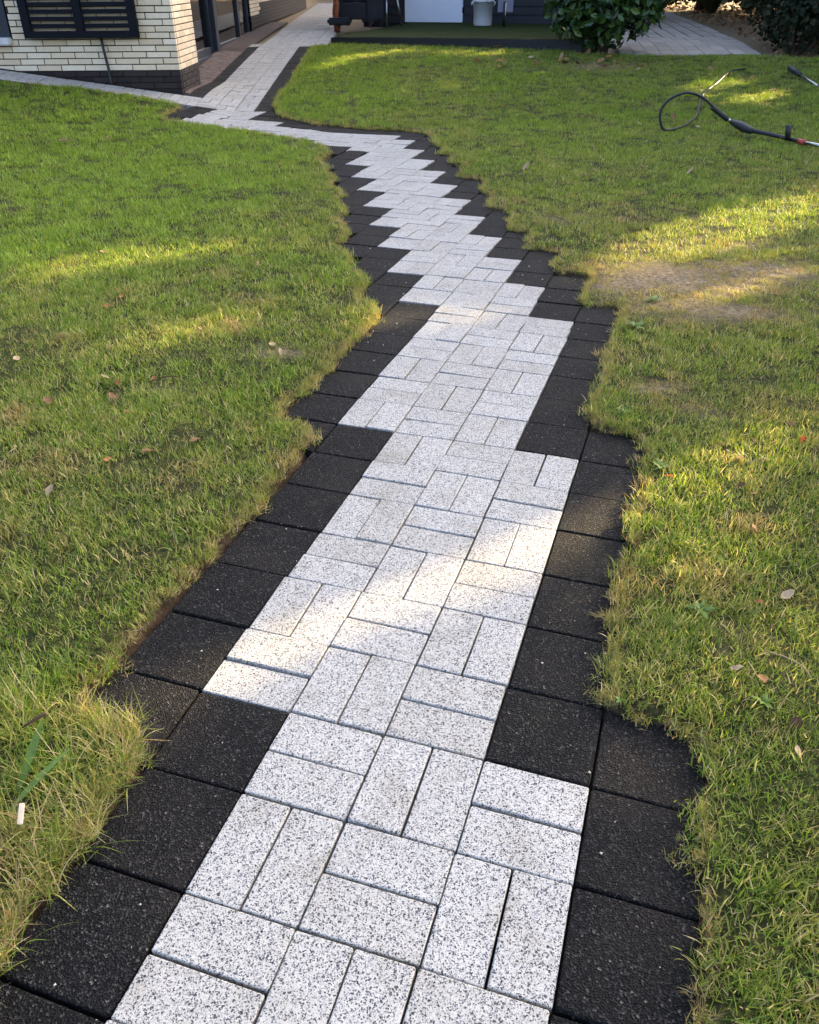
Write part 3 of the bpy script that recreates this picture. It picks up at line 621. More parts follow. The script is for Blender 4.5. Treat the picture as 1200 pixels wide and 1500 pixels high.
for k in range(17):
    z = DZ + .002 + k * .137
    for a, b in ((-.92, -.075), (1.085, 4.0)):
        if k * .137 > 1.98 and a < 0: b = 4.0
        elif k * .137 > 1.98: continue
        V = [(a, .0, z), (b, .0, z), (b, .04, z), (a, .04, z), (a, .018, z + .132), (b, .018, z + .132), (b, .04, z + .132), (a, .04, z + .132)]
        mesh_obj('board', V, [(0, 1, 5, 4), (4, 5, 6, 7), (3, 2, 1, 0), (1, 2, 6, 5), (0, 4, 7, 3)], M_SIDING, shed)
rfm = MB().box(-1.2, 4.4, -.5, 3.4, 2.75, 2.9).build('roof', M_ANTH, shed, bevel=.01)
dr = MB().box(-.05, 1.06, -.03, .035, DZ + .012, 2.38).build('door', M_WHITEPNT, shed, bevel=.006)
MB().box(-.047, .05, -.042, -.031, DZ + .02, 2.36).build('frame', M_WHITEPNT, dr, bevel=.003); MB().box(.97, 1.0, -.07, -.031, 1.35, 1.5).build('handle', M_CHROME, dr, bevel=.004)
for z in (.62, 1.5): MB().tube([(1.063, -.02, z), (1.063, -.02, z + .09)], .012, 8).build('hinge', M_ANTH, dr)
# bucket, board, barbecue, armchair, post
def on_deck(name, x, y, label, cat, rz=0.0): o = empty(name, (x, y, DZ), rz); return tag(o, label, cat)
bk = on_deck('bucket', 1.36, 16.72, 'white plastic bucket standing on the deck beside the white door', 'bucket', .3)
MB().lathe([(0, .004), (.152, .004), (.158, .02), (.175, .36), (.188, .362), (.188, .385), (.176, .387), (.17, .37), (.155, .06), (0, .055)], n=32).build('body', M_BUCKET, bk, True)
for s in (-1, 1): MB().tube([(s * .186, 0, .36), (s * .215, 0, .345), (s * .21, 0, .31)], .016, 8).build('handle_lug', M_BUCKET, bk, True)
MB().tube([(.2 * math.cos(a), -.05 * math.sin(a) - .02, .345 - .1 * math.sin(a)) for a in np.linspace(0, math.pi, 14)], .004, 6).build('handle', M_CHROME, bk, True)
tw = MB()
for k in range(26):
    a = random.uniform(0, 6.28); r = random.uniform(0, .12); tw.tube([(r * math.cos(a), r * math.sin(a), .1), (1.2 * r * math.cos(a), 1.2 * r * math.sin(a), .42 + random.random() * .16)], .012, 5)
o = tw.build('kindling', M_WOODCHIP, None); o.location = (1.36, 16.72, DZ); tag(o, 'bundle of pale sticks standing in the white bucket', 'sticks')
bd = on_deck('notice_board', 1.70, 16.25, 'lilac grey board on a thin metal post right of the bucket', 'board', -.05)
MB().box(-.13, .13, -.02, .0, .22, .85).build('panel', M_LILAC, bd, bevel=.004); MB().tube([(.0, -.035, 0), (0, -.035, .36)], .018, 8).build('post', M_CHROME, bd, True)
MB().tube([(-.02, -.05, .02), (-.02, -.05, .38)], .02, 8).build('clamp', M_RUBBER, bd, True)
bq = on_deck('kettle_barbecue', -.33, 16.75, 'round maroon kettle barbecue on thin steel legs on the deck', 'barbecue', .2)
MB().lathe([(0, .44), (.12, .455), (.24, .51), (.33, .60), (.37, .70), (.375, .74), (.36, .74), (.3, .60), (0, .48)], n=36).build('bowl', M_MAROON, bq, True)
MB().lathe([(.378, .742), (.378, .76), (.36, .86), (.28, .95), (.14, 1.0), (0, 1.01)], n=36).build('lid', M_MAROON, bq, True)
for a in (-1.75, .35, 2.4):
    lg = MB().tube([(.2 * math.cos(a), .2 * math.sin(a), .50), (.3 * math.cos(a), .3 * math.sin(a), .03)], .015, 8).build('leg', M_CHROME, bq, True)
    MB().lathe([(0, 0), (.026, 0), (.028, .03), (.0, .034)], (.303 * math.cos(a), .303 * math.sin(a), 0.004), 12).build('foot', M_RUBBER, lg, True)
ch = on_deck('wicker_armchair', -.93, 16.75, 'dark wicker armchair at the left end of the deck', 'armchair', ANG)
MB().box(-.16, .36, -.30, .32, .12, .36).build('seat', M_WICKER, ch, bevel=.02); MB().box(-.16, .36, .24, .36, .362, .95).build('backrest', M_WICKER, ch, bevel=.02)
for s in (-.24, .37): MB().box(s, s + .1, -.32, .34, .10, .62).build('armrest', M_WICKER, ch, bevel=.02)
for a, b in ((-.2, -.28), (.42, -.28), (-.2, .3), (.42, .3)): MB().box(a - .022, a + .022, b - .022, b + .022, .004, .1).build('leg', M_WICKER, ch)
ft = MB().box(-.26, .12, -.62, -.36, .05, .16).build('cushion', M_WICKER, ch, bevel=.03)
pm = MB(); pts = [(.012 * math.sin(k * 1.7), .01 * math.cos(k * 2.3), k * .09) for k in range(14)]; pm.tube(pts, [.055 + .008 * math.sin(k * 2.1) for k in range(14)], 10)
o = pm.build('wooden_post', M_RUST, None, True); o.location = (-1.19, 16.35, .40); tag(o, 'reddish brown wooden post at the left corner of the deck', 'post')

# ---------------------------------------------------------------- foliage
def leaf_cloud_mesh(C, Nn, size, elong=1.0, fold=.12, jitter=.3):
    """quads (leaf or leaf clump, folded along the midrib) at points C with normals Nn; returns verts, faces, per-vertex random value"""
    n = len(C); V = np.zeros((n, 6, 3)); r = rng.normal(size=(n, 3)); t = np.cross(Nn, r); t /= np.linalg.norm(t, axis=1)[:, None] + 1e-9
    b = np.cross(Nn, t); s = (size * (1 + jitter * rng.uniform(-1, 1, n)))[:, None] / 2; w = s / elong; up_ = Nn * (w * fold * 2)
    V[:, 0] = C - t * s; V[:, 1] = C - t * s * .25 + b * w + up_; V[:, 2] = C + t * s * .45 + b * w * .8 + up_; V[:, 3] = C + t * s; V[:, 4] = C + t * s * .45 - b * w * .8 + up_; V[:, 5] = C - t * s * .25 - b * w + up_
    i = np.arange(n)[:, None] * 6; F = np.concatenate([i + np.array([[0, 5, 4, 3]]), i + np.array([[0, 3, 2, 1]])], 0)
    return V.reshape(-1, 3), F, np.repeat(rng.random(n), 6)
def cloud_obj(name, C, Nn, size, mat, parent=None, **k):
    V, F, bv = leaf_cloud_mesh(C, Nn, size, **k)
    me = bpy.data.meshes.new(name); me.vertices.add(len(V)); me.vertices.foreach_set('co', V.ravel().astype(np.float32))
    me.loops.add(F.size); me.loops.foreach_set('vertex_index', F.ravel().astype(np.int32)); me.polygons.add(len(F)); me.polygons.foreach_set('loop_start', np.arange(0, F.size, 4, dtype=np.int32))
    me.update(calc_edges=True); me.materials.append(mat); a = me.attributes.new('bv', 'FLOAT', 'POINT'); a.data.foreach_set('value', bv.astype(np.float32))
    return link(bpy.data.objects.new(name, me), parent)
def sphere_pts(n, c, rad, shell=.35):
    d = rng.normal(size=(n, 3)); d /= np.linalg.norm(d, axis=1)[:, None]; r = (shell + (1 - shell) * rng.random(n) ** .6)
    return np.array(c) + d * r[:, None] * np.array(rad), d
def shrub(name, base, blobs, nleaf, size, mat, label, cat, group=None, elong=1.6, single=0, tilt=.7):
    root = empty(name, base); tag(root, label, cat, group); P, D = [], []
    tot = sum(r[0] * r[1] * r[2] for _, r in blobs)
    for c, r in blobs:
        p, d = sphere_pts(int(nleaf * r[0] * r[1] * r[2] / tot), c, r); k = p[:, 2] > .03; P.append(p[k]); D.append(d[k])
    P = np.concatenate(P); D = np.concatenate(D); Nn = D + rng.normal(0, tilt, D.shape) + np.array([0, -.15, .35]); Nn /= np.linalg.norm(Nn, axis=1)[:, None]
    if single:
        k = np.argsort(P[:, 1] - .4 * np.abs(P[:, 2] - .5))
        vis = k[np.where(P[k, 2] < .8)[0]][:single]; rest = np.setdiff1d(np.arange(len(P)), vis)
        V, F, _ = leaf_cloud_mesh(np.zeros((1, 3)), np.array([[0, 0, 1.]]), 1.0, elong=elong, jitter=0)
        me = bpy.data.meshes.new('leaf'); me.from_pydata(V.tolist(), [], F.tolist()); me.materials.append(mat)
        for i in vis:
            o = bpy.data.objects.new('leaf', me); o.location = P[i]; q = Vector((0, 0, 1)).rotation_difference(Vector(Nn[i])); o.rotation_mode = 'QUATERNION'
            o.rotation_quaternion = q @ Matrix.Rotation(random.uniform(0, 6.28), 3, 'Z').to_quaternion(); s = size * random.uniform(.75, 1.25); o.scale = (s, s, s); link(o, root)
        P, Nn = P[rest], Nn[rest]
    tag(cloud_obj('foliage', P, Nn, size, mat, root, elong=elong), kind='stuff')
    st = MB()
    for k in range(7):
        a = random.uniform(0, 6.28); c, r = random.choice(blobs)
        st.tube([(.1 * math.cos(a), .1 * math.sin(a), -.03), ((c[0] + .3 * r[0] * math.cos(a)) * .5, (c[1] + .3 * r[1] * math.sin(a)) * .5, c[2] * .5), (c[0] + .5 * r[0] * math.cos(a), c[1] + .5 * r[1] * math.sin(a), c[2])], [.025, .02, .008], 6)
    st.build('stems', M_BARK, root, True); return root
shrub('laurel_shrub', (2.72, 12.95, zf(2.72, 12.95)), [((-.05, 0, .55), (.80, .60, .50)), ((.1, .05, .95), (.85, .65, .55)), ((-.35, -.05, .9), (.55, .5, .5)), ((.45, .0, .62), (.42, .45, .38)), ((.0, .1, 1.5), (.7, .6, .5))], 3800, .135, M_LAUREL,
      'round glossy dark green laurel shrub between deck and slab path', 'shrub', elong=2.1, single=290)
shrub('evergreen_shrub', (5.35, 12.75, zf(5.35, 12.75)), [((0, 0, .4), (.55, .5, .45)), ((.5, .3, .7), (.7, .6, .7)), ((.2, .9, .8), (.7, .7, .8)), ((1.2, .9, 1.0), (.9, .8, 1.0))], 9000, .07, M_DARKLEAF, 'dark small-leaved shrub at the right end of the slab path', 'shrub', elong=1.5)
shrub('evergreen_shrub', (7.3, 15.5, zf(7.3, 15.5)), [((0, 0, .8), (1.0, .9, .9)), ((1.2, .2, 1.0), (1.2, 1, 1.1)), ((-.3, 1.4, .9), (.9, .9, .9))], 9000, .10, M_DARKLEAF, 'tall dark shrub behind the leaf-strewn bed on the right', 'shrub', elong=1.5)
for k, (x, y) in enumerate(((4.4, 24.2), (6.6, 24.6), (8.8, 23.6), (10.8, 21.5), (11.5, 18.5))):
    shrub('background_hedge_bush', (x, y, zf(x, y)), [((0, 0, .9), (1.4, .8, 1.0)), ((.3, .2, 1.9), (1.3, .8, 1.1))], 5000, .14, M_DARKLEAF, ('leftmost', 'second from left', 'middle', 'second from right', 'rightmost')[k] + ' dark hedge bush in the row closing the garden behind the slab path', 'bush', 'hedge bushes at the far end of the garden', elong=1.5)
for k, (x, y) in enumerate(((-4.2, 32.5), (-2.0, 32.8), (0.2, 32.4), (2.4, 28.5))):
    shrub('background_hedge_bush', (x, y, zf(x, y)), [((0, 0, .9), (1.4, .8, 1.0)), ((.3, .2, 1.9), (1.3, .8, 1.1))], 3500, .16, M_DARKLEAF, ('leftmost', 'second from left', 'third from left', 'rightmost')[k] + ' dark hedge bush far behind the end of the house path', 'bush', 'hedge bushes behind the house path', elong=1.5)
for k, (x, y, lab) in enumerate(((6.6, 20.6, 'leftmost'), (7.5, 20.9, 'middle'), (8.5, 20.4, 'rightmost'))):
    root = empty('ornamental_grass', (x, y, zf(x, y))); tag(root, lab + ' of three drooping ornamental grass clumps behind the bed', 'grass clump', 'ornamental grasses'); mb = MB(); bvv = []
    for i in range(240):
        a = random.uniform(0, 6.28); L = random.uniform(.6, 1.1); sp = random.uniform(.15, .55); w = .012; px_, py_ = -math.sin(a) * w, math.cos(a) * w; pv = None
        for s in range(5):
            t = s / 4; c = (.08 * math.cos(a) + sp * t * math.cos(a), .08 * math.sin(a) + sp * t * math.sin(a), L * (t - .55 * t * t * t) + .0); q = 1 - t * .85
            l, r_ = (c[0] + px_ * q, c[1] + py_ * q, c[2]), (c[0] - px_ * q, c[1] - py_ * q, c[2])
            if pv: mb.quad(pv[0], pv[1], r_, l)
            pv = (l, r_)
    tag(mb.build('blades', M_STRAWB, root), kind='stuff')

# trees to the right of the view: their crowns shade the garden and have openings cut where the sun streaks should fall
A2 = np.array([math.sin(SUN_AZ), math.cos(SUN_AZ)]); B2 = np.array([-A2[1], A2[0]]); TANE = math.tan(SUN_EL)
def lit_prob(C):
    g = C[:, :2].copy()
    for _ in range(3):
        zz = zg(g[:, 0], g[:, 1]); g = C[:, :2] - A2 * ((C[:, 2] - zz) / TANE)[:, None]
    p = np.zeros(len(C))
    for pr, poly in SUN:
        q = np.array(poly); c = q.mean(0); k = in_poly(g, poly); d, _ = seg_dist(g, list(map(tuple, q)) + [tuple(q[0])]); k |= d < (.03 if len(poly) >= 20 else .10 if c[1] < 7 else .16)
        p[k] = np.maximum(p[k], pr)
    return p
def tree(t, s, h, rad, zlo, n, label):
    b = A2 * t + B2 * s; root = empty('shade_tree', (b[0], b[1], zf(*b))); tag(root, label, 'tree', 'trees along the right side of the garden')
    z0 = zf(*b); P, D = [], []
    blobs = [((random.uniform(-.35, .35) * rad, random.uniform(-.35, .35) * rad, z), (rad * k, rad * k, (h - zlo) * .24)) for z, k in ((zlo + (h - zlo) * .18, .82), (zlo + (h - zlo) * .42, 1.0), (zlo + (h - zlo) * .66, .88), (zlo + (h - zlo) * .84, .6))]
    tot = sum(r[0] * r[1] * r[2] for _, r in blobs)
    for c, r in blobs:
        p, d = sphere_pts(int(n * r[0] * r[1] * r[2] / tot), c, r, .1); P.append(p); D.append(d)
    P = np.concatenate(P); D = np.concatenate(D); Wp = P + np.array([b[0], b[1], z0]); pr = lit_prob(Wp); keep = rng.random(len(P)) > np.where(pr > 0, 1 + np.log(np.clip(pr, .02, .985)) / 14.0, 0); P, D = P[keep], D[keep]
    Nn = D * .3 + np.array(SUNV) * .8 + rng.normal(0, .45, D.shape); Nn /= np.linalg.norm(Nn, axis=1)[:, None]
    tag(cloud_obj('crown', P, Nn, .17, M_TREELEAF, root, elong=1.15), kind='stuff')
    tk = MB(); tk.tube([(0, 0, -.1), (.05, .02, zlo * .6), (.1, -.05, zlo + 1), (.05, .1, h * .75)], [.17, .14, .11, .03], 10)
    for k in range(8):
        a = k * 2.4; z = zlo + (h - zlo) * (.08 + .08 * k); tk.tube([(.06, 0, z - .5), (rad * .4 * math.cos(a), rad * .4 * math.sin(a), z), (rad * .75 * math.cos(a), rad * .75 * math.sin(a), z + .5)], [.06, .035, .01], 6)
    tk.build('trunk', M_BARK, root, True)
TL = 'leafy tree standing right of the lawn, shading the garden'
for i, (t, s, h, rad) in enumerate(((15.5, -4.5, 10.5, 2.3), (16, -1.2, 11.2, 2.4), (15.2, 2.0, 10.8, 2.4), (16.2, 5.0, 11.5, 2.4), (16, 8.0, 11.0, 2.4), (17, 11.0, 11.0, 2.5), (18.5, 14.2, 11.0, 2.5), (21, 17.5, 11.5, 2.6), (22, 1, 13.0, 2.8), (22, 6.0, 13.0, 2.8), (22.5, 11.0, 13.0, 2.8), (21.5, -4, 12.5, 2.8), (24, 20.8, 11.5, 2.7), (26, 24.5, 12, 2.9))):
    tree(t, s, h * .66, rad, .5, 15000, (('first', 'second', 'third', 'fourth', 'fifth', 'sixth', 'seventh', 'last')[i] + ' leafy tree from the near end of the front row right of the lawn') if i < 8 else (('second', 'third', 'fourth', 'nearest', 'fifth', 'farthest')[i - 8] + ' leafy tree of the back row shading the garden from the right'))

# ---------------------------------------------------------------- grass
def tuft(name, nb, rad, lmin, lmax, wid, lean, segs=3, bvr=(0, 1), curl=.6, sd=0):
    r = np.random.default_rng(sd); V = []; F = []; bv = []
    for i in range(nb):
        a = r.uniform(0, 2 * np.pi); rr = rad * np.sqrt(r.random()); x, y = rr * np.cos(a), rr * np.sin(a)
        h = r.uniform(0, 2 * np.pi); L = r.uniform(lmin, lmax); ln = abs(r.normal(lean[0], lean[1])); w = wid * r.uniform(.6, 1.3) / 2
        dx, dy = np.cos(h), np.sin(h); sxv, syv = -dy, dx; tw = r.uniform(-.8, .8); b0 = len(V); val = r.uniform(*bvr); cx, cy, cz = x, y, -.006
        for s in range(segs + 1):
            t = s / segs; th = min(ln * (.55 + curl * t), 1.75)
            q = w * (1 - t ** 1.6) if s < segs else 0
            if s == segs: V.append((cx, cy, cz)); bv.append(val)
            else:
                ux, uy, uz = sxv * np.cos(tw), syv * np.cos(tw), np.sin(tw) * .6
                V.append((cx - ux * q, cy - uy * q, cz - uz * q)); V.append((cx + ux * q, cy + uy * q, cz + uz * q)); bv += [val, val]
            st = L / segs; cx += dx * np.sin(th) * st; cy += dy * np.sin(th) * st; cz += np.cos(th) * st
        for s in range(segs - 1): F.append((b0 + 2 * s, b0 + 2 * s + 1, b0 + 2 * s + 3, b0 + 2 * s + 2))
        F.append((b0 + 2 * segs - 2, b0 + 2 * segs - 1, b0 + 2 * segs))
    me = bpy.data.meshes.new(name); me.from_pydata([tuple(map(float, v)) for v in V], [], F); me.materials.append(M_BLADE)
    for p in me.polygons: p.use_smooth = True
    at = me.attributes.new('bv', 'FLOAT', 'POINT'); at.data.foreach_set('value', np.array(bv, np.float32)); return bpy.data.objects.new(name, me)
TUFTS = [tuft('tuft_%02d' % i, 42, .045, .016, .037, .0029, (1.1, .36), curl=.45, sd=i) for i in range(8)]                     # mown turf, blades criss-cross
TUFTS += [tuft('tuft_%02d' % (8 + i), 30, .035, .018, .039, .0029, (.8, .3), curl=.7, sd=20 + i) for i in range(4)]              # upright
TUFTS += [tuft('tuft_%02d' % (12 + i), 22, .022, .022, .060, .0021, (.9, .45), bvr=(.2, 1), curl=1.0, sd=40 + i) for i in range(4)]   # edge, straw
TUFTS += [tuft('tuft_%02d' % (16 + i), 18, .028, .055, .12, .0026, (.6, .3), segs=5, curl=1.5, sd=60 + i) for i in range(4)]      # long unmown
tcol = bpy.data.collections.new('grass_tufts')
for t in TUFTS: tcol.objects.link(t)
PT, PID, ROT, SCL, DRY, GREENER = [], [], [], [], [], []
def add_pts(P, z, pid, rot, scl, dry, greener):
    PT.append(np.c_[P, z]); PID.append(pid); ROT.append(rot); SCL.append(scl); DRY.append(np.clip(dry, 0, 1)); GREENER.append(np.clip(greener, 0, 1))
def in_view(P, m=.9): return (np.abs(P[:, 0]) < .56 * P[:, 1] + .40 + m) & (P[:, 1] > .2)
def gz_at(P): return zg(P[:, 0], P[:, 1])
for y0, y1, dens, sc in ((.15, 1.4, 1500, .9), (1.4, 2.6, 1150, .95), (2.6, 4.2, 800, 1.0), (4.2, 6.5, 480, 1.08), (6.5, 9.5, 380, 1.15), (9.5, 14.5, 300, 1.25)):
    xm = .56 * y1 + 1.4; n = int((y1 - y0) * 2 * xm * dens); P = np.c_[rng.uniform(-xm, xm, n), rng.uniform(y0, y1, n)]
    P = P[in_view(P)]; s, near = lawn_sd(P); P = P[s < -.010]; s = s[s < -.010]
    b = bareness(P); k = rng.random(len(P)) > b * .22; P, s, b = P[k], s[k], b[k]
    n1 = fnoise(P, 1.3, 5); n2 = fnoise(P, 5, 9); n3 = fnoise(P, 14, 2)
    greener = sst(-.3, -1.5, P[:, 0]) * sst(2.6, 5.2, P[:, 1]) * .95 + .4 * sst(.0, .5, n1) + .45 * sst(5, 8.5, P[:, 1])  # fresher turf; first term also colours in soft light off wall and sky
    dry = np.clip(.03 + .60 * sst(.05, .55, n2) * (1 - .6 * greener) + .55 * sst(.1, .55, n3) * sst(6.5, 3, P[:, 1]) - .2 * n1, 0, 1) * (1 - .5 * greener) + b * .9 + .45 * (1 - sst(.0, .06, -s)) * (rng.random(len(P)) < .6)
    dry = np.where(rng.random(len(P)) < .75, dry, .6 * b)
    pid = np.where(rng.random(len(P)) < .72 - .3 * np.clip(greener, 0, 1), rng.integers(0, 8, len(P)), rng.integers(8, 12, len(P)))
    rot = np.c_[rng.normal(0, .15, (len(P), 2)), rng.uniform(0, 6.28, len(P))]
    fo = in_poly(P, [(-2, .2), (-.45, .2), (-.45, 1.0), (-.60, 1.16), (-.95, 1.2), (-2, 1.25)])        # unmown corner in the left foreground
    kk = rng.random(len(P)) > .45 * fo
    scl = sc * rng.uniform(.75, 1.25, len(P)) * (1 + .22 * np.clip(greener, 0, 1)) * (1 - .55 * np.clip(b, 0, 1))
    z = gz_at(P) + .022 * sst(0, .03, -s)
    add_pts(P[kk], z[kk], pid[kk], rot[kk], scl[kk], dry[kk], greener[kk])
    if y0 < 1.3:
        Q = P[fo]; Q = Q[rng.random(len(Q)) < .62]; m = len(Q); dd = np.clip(.05 + .9 * fnoise(Q, 7, 4) + .35 * (seg_dist(Q, LEr)[0] < .07), 0, 1) * (rng.random(m) < .8)
        add_pts(Q, gz_at(Q) + .018, rng.integers(16, 20, m), np.c_[rng.normal(0, .22, (m, 2)) + np.array([-.05, .2]), rng.uniform(0, 6.28, m)], rng.uniform(.6, 1.15, m), dd, np.zeros(m))
# ragged fringe along the cut edges, hanging a little over the tiles
for line, side in ((LEr, 1), (REr, -1)):
    q = np.array(line)
    for a, b in zip(q[:-1], q[1:]):
        L = np.hypot(*(b - a)); mid = (a + b) / 2
        if mid[1] < .2 or mid[1] > 14 or not in_view(mid[None])[0]: continue
        t = (b - a) / (L + 1e-9); nrm = np.array([t[1], -t[0]]) * side     # points to the paving
        m = rng.poisson(L * (150 if mid[1] < 4 else 90))
        fg = side == 1 and mid[1] < 1.12
        if fg: m = rng.poisson(L * 260)
        for _ in range(m):
            p = a + (b - a) * rng.random() - nrm * (rng.uniform(.0, .022) if rng.random() < .88 else rng.uniform(-.028, 0)); lean = rng.uniform(-.3, .7)
            az = math.atan2(nrm[1], nrm[0]); rot = Matrix.Rotation(az, 3, 'Z') @ Matrix.Rotation(lean, 3, 'Y') @ Matrix.Rotation(rng.uniform(0, 6.28), 3, 'Z')
            add_pts(p[None], np.array([zf(*p) + .004 + .012 * rng.random()]), np.array([rng.integers(16, 20) if fg and rng.random() < .6 else rng.integers(12, 16) if rng.random() < .65 else rng.integers(8, 12)]), np.array([list(rot.to_euler())]), np.array([rng.uniform(.3, .85) * (1 + .03 * mid[1])]), np.array([rng.uniform(.55, 1) if rng.random() < (.4 if fg else .7) else .15]), np.array([0.]))
PT, PID, ROT, SCL, DRY, GREENER = [np.concatenate(a) for a in (PT, PID, ROT, SCL, DRY, GREENER)]
gm = bpy.data.meshes.new('lawn_grass'); gm.vertices.add(len(PT)); gm.vertices.foreach_set('co', PT.ravel().astype(np.float32))
for nm, ty, dat in (('pid', 'INT', PID.astype(np.int32)), ('scl', 'FLOAT', SCL.astype(np.float32)), ('dry', 'FLOAT', DRY.astype(np.float32)), ('greener', 'FLOAT', GREENER.astype(np.float32))):
    gm.attributes.new(nm, ty, 'POINT').data.foreach_set('value', dat)
gm.attributes.new('rot', 'FLOAT_VECTOR', 'POINT').data.foreach_set('vector', ROT.ravel().astype(np.float32))
gm.materials.append(M_BLADE); grass = link(bpy.data.objects.new('lawn_grass', gm)); tag(grass, 'short green and straw-coloured lawn grass on both sides of the path', 'grass', kind='stuff')
ng = bpy.data.node_groups.new('grass_scatter', 'GeometryNodeTree'); ng.interface.new_socket('Geometry', in_out='INPUT', socket_type='NodeSocketGeometry'); ng.interface.new_socket('Geometry', in_out='OUTPUT', socket_type='NodeSocketGeometry')
gi, go = ng.nodes.new('NodeGroupInput'), ng.nodes.new('NodeGroupOutput'); ip = ng.nodes.new('GeometryNodeInstanceOnPoints'); ci = ng.nodes.new('GeometryNodeCollectionInfo')
ci.inputs['Collection'].default_value = tcol; ci.inputs['Separate Children'].default_value = True; ci.inputs['Reset Children'].default_value = True
def named(nm, ty): n = ng.nodes.new('GeometryNodeInputNamedAttribute'); n.data_type = ty; n.inputs['Name'].default_value = nm; return n.outputs['Attribute']
m2p = ng.nodes.new('GeometryNodeMeshToPoints')
ng.links.new(gi.outputs[0], m2p.inputs[0]); ng.links.new(m2p.outputs[0], ip.inputs['Points']); ng.links.new(ci.outputs[0], ip.inputs['Instance']); ip.inputs['Pick Instance'].default_value = True
ng.links.new(named('pid', 'INT'), ip.inputs['Instance Index']); ng.links.new(named('rot', 'FLOAT_VECTOR'), ip.inputs['Rotation']); ng.links.new(named('scl', 'FLOAT'), ip.inputs['Scale']); ng.links.new(ip.outputs[0], go.inputs[0])
grass.modifiers.new('scatter', 'NODES').node_group = ng
print('grass tufts', len(PT))

# ---------------------------------------------------------------- small things on the lawn
def leaf_mesh(name, mat, seed, curl=.25):
    r = random.Random(seed); V = []; F = []; n = 5
    for i in range(n + 1):
        t = i / n; w = .30 * math.sin(math.pi * min(1, t * .92 + .06)) ** .8 * r.uniform(.8, 1.15); z = curl * (t - .5) ** 2 * r.uniform(.6, 1.3); sd_ = .16 * r.uniform(.4, 1.4)
        V += [(t - .5, -w, z + sd_ * w * 3), (t - .5, 0, z), (t - .5, w, z + sd_ * w * 3 * r.uniform(.4, 1.2))]
    for i in range(n):
        a = 3 * i; F += [(a, a + 3, a + 4, a + 1), (a + 1, a + 4, a + 5, a + 2)]
    me = bpy.data.meshes.new(name); me.from_pydata(V, [], F); me.materials.append(mat)
    for p in me.polygons: p.use_smooth = True
    return me
LEAFCOL = {'tan': [(0, (.42, .29, .16)), (1, (.52, .38, .23))], 'brown': [(0, (.24, .13, .055)), (1, (.32, .18, .08))], 'dark brown': [(0, (.085, .045, .024)), (1, (.13, .07, .036))], 'russet': [(0, (.34, .14, .045)), (1, (.42, .19, .065))]}
DL = {c: {sh: leaf_mesh('fallen_leaf', m_, 3 * i + (sh == 'curled'), .6 if sh == 'curled' else .15) for sh in ('flat', 'curled')} for i, (c, m_) in enumerate((c, mat_leaf(c.replace(' ', '_') + '_dead_leaf', st, .7, .25, .25)) for c, st in LEAFCOL.items())}
RL = leaf_mesh('fallen_leaf', M_REDLEAF, 31)
MARKS = [(-1.45, 3.0, 'at the left edge below the pale sun streak'), (-.85, 2.1, 'left of the dark tiles on the mid left lawn'), (-.9, 2.65, 'by the thin pale twig on the left lawn'), (-.5, 2.95, 'on the bare spot beside the left tiles'), (-1.3, 3.5, 'just below the pale sun streak, left lawn'),
         (-1.5, 4.3, 'in the pale sun streak on the left lawn'), (-1.3, 5.6, 'on the lawn left of the zigzag tiles'), (-2.6, 7.4, 'on the lush lawn in front of the house'), (.8, 2.0, 'on the sunny right lawn by the tiles'), (.75, 1.1, 'on the right lawn beside the foreground corner'), (1.2, 2.3, 'in the sun at the right picture edge'),
         (1.4, 5.0, 'on the right lawn above the dry patch'), (2.0, 6.4, 'by the thin brown stick, right lawn'), (2.5, 8.3, 'beside the looped hose'), (.9, 6.3, 'on the lawn right of the zigzag tiles'), (.7, 9.4, 'on the far lawn left of the hose'), (3.6, 10.7, 'in the sun patch behind the hose'), (2.3, 11.7, 'in front of the laurel shrub'), (1.2, 13.4, 'at the foot of the deck')]
def fallen(x, y, red=False, size=None, label=None, col=None):
    col = col or random.choice(('tan', 'tan', 'brown', 'brown', 'dark brown', 'russet')); shp = random.choice(('flat', 'curled'))
    o = bpy.data.objects.new('fallen_leaf', RL if red else DL[col][shp]); d = math.hypot(y, 1.1); big = random.random() < .4; s = size or (.020 + .0065 * d) * (1.2 if big else .8)
    o.scale = (s, s * random.uniform(.8, 1.15), s); o.location = (x, y, zf(x, y) + .034 + .006 * d / 3); o.rotation_euler = (random.gauss(0, .4), random.gauss(0, .4), random.uniform(0, 6.28)); link(o)
    g = None
    if not label:
        ph = min(MARKS, key=lambda m: math.hypot(m[0] - x, (m[1] - y) * .8))[2]; label = '%s %s %s dead leaf %s' % ('large' if big else 'small', shp, col, ph); g = 'fallen leaves on the lawn'
    return tag(o, label, 'leaf', g)
special = {12: (True, .028, 'bright orange-red leaf near the dark tiles, halfway up the right lawn'), 13: (False, .036, 'pale tan leaf lying flat on the near right lawn', 'tan'), 14: (False, .030, 'folded tan leaf beside the right path corner in the foreground', 'tan'),
           0: (False, .040, 'round tan leaf, nearest of the leaves on the left lawn', 'tan'), 32: (True, .024, 'orange-red leaf in the sunlit grass at the right edge'), 27: (False, .13, 'curled orange-brown leaf, biggest in front of the deck', 'russet')}
for i, (x, y) in enumerate(LV):
    if i in special: fallen(x, y, *special[i])
    else: fallen(x, y)
for k in range(22):
    x, y = random.gauss(2.35, .55), random.gauss(11.75, .35)
    if in_poly(np.array([[x, y]]), LAWN_R)[0] and abs(y - 11.75) < .9: fallen(x, y)
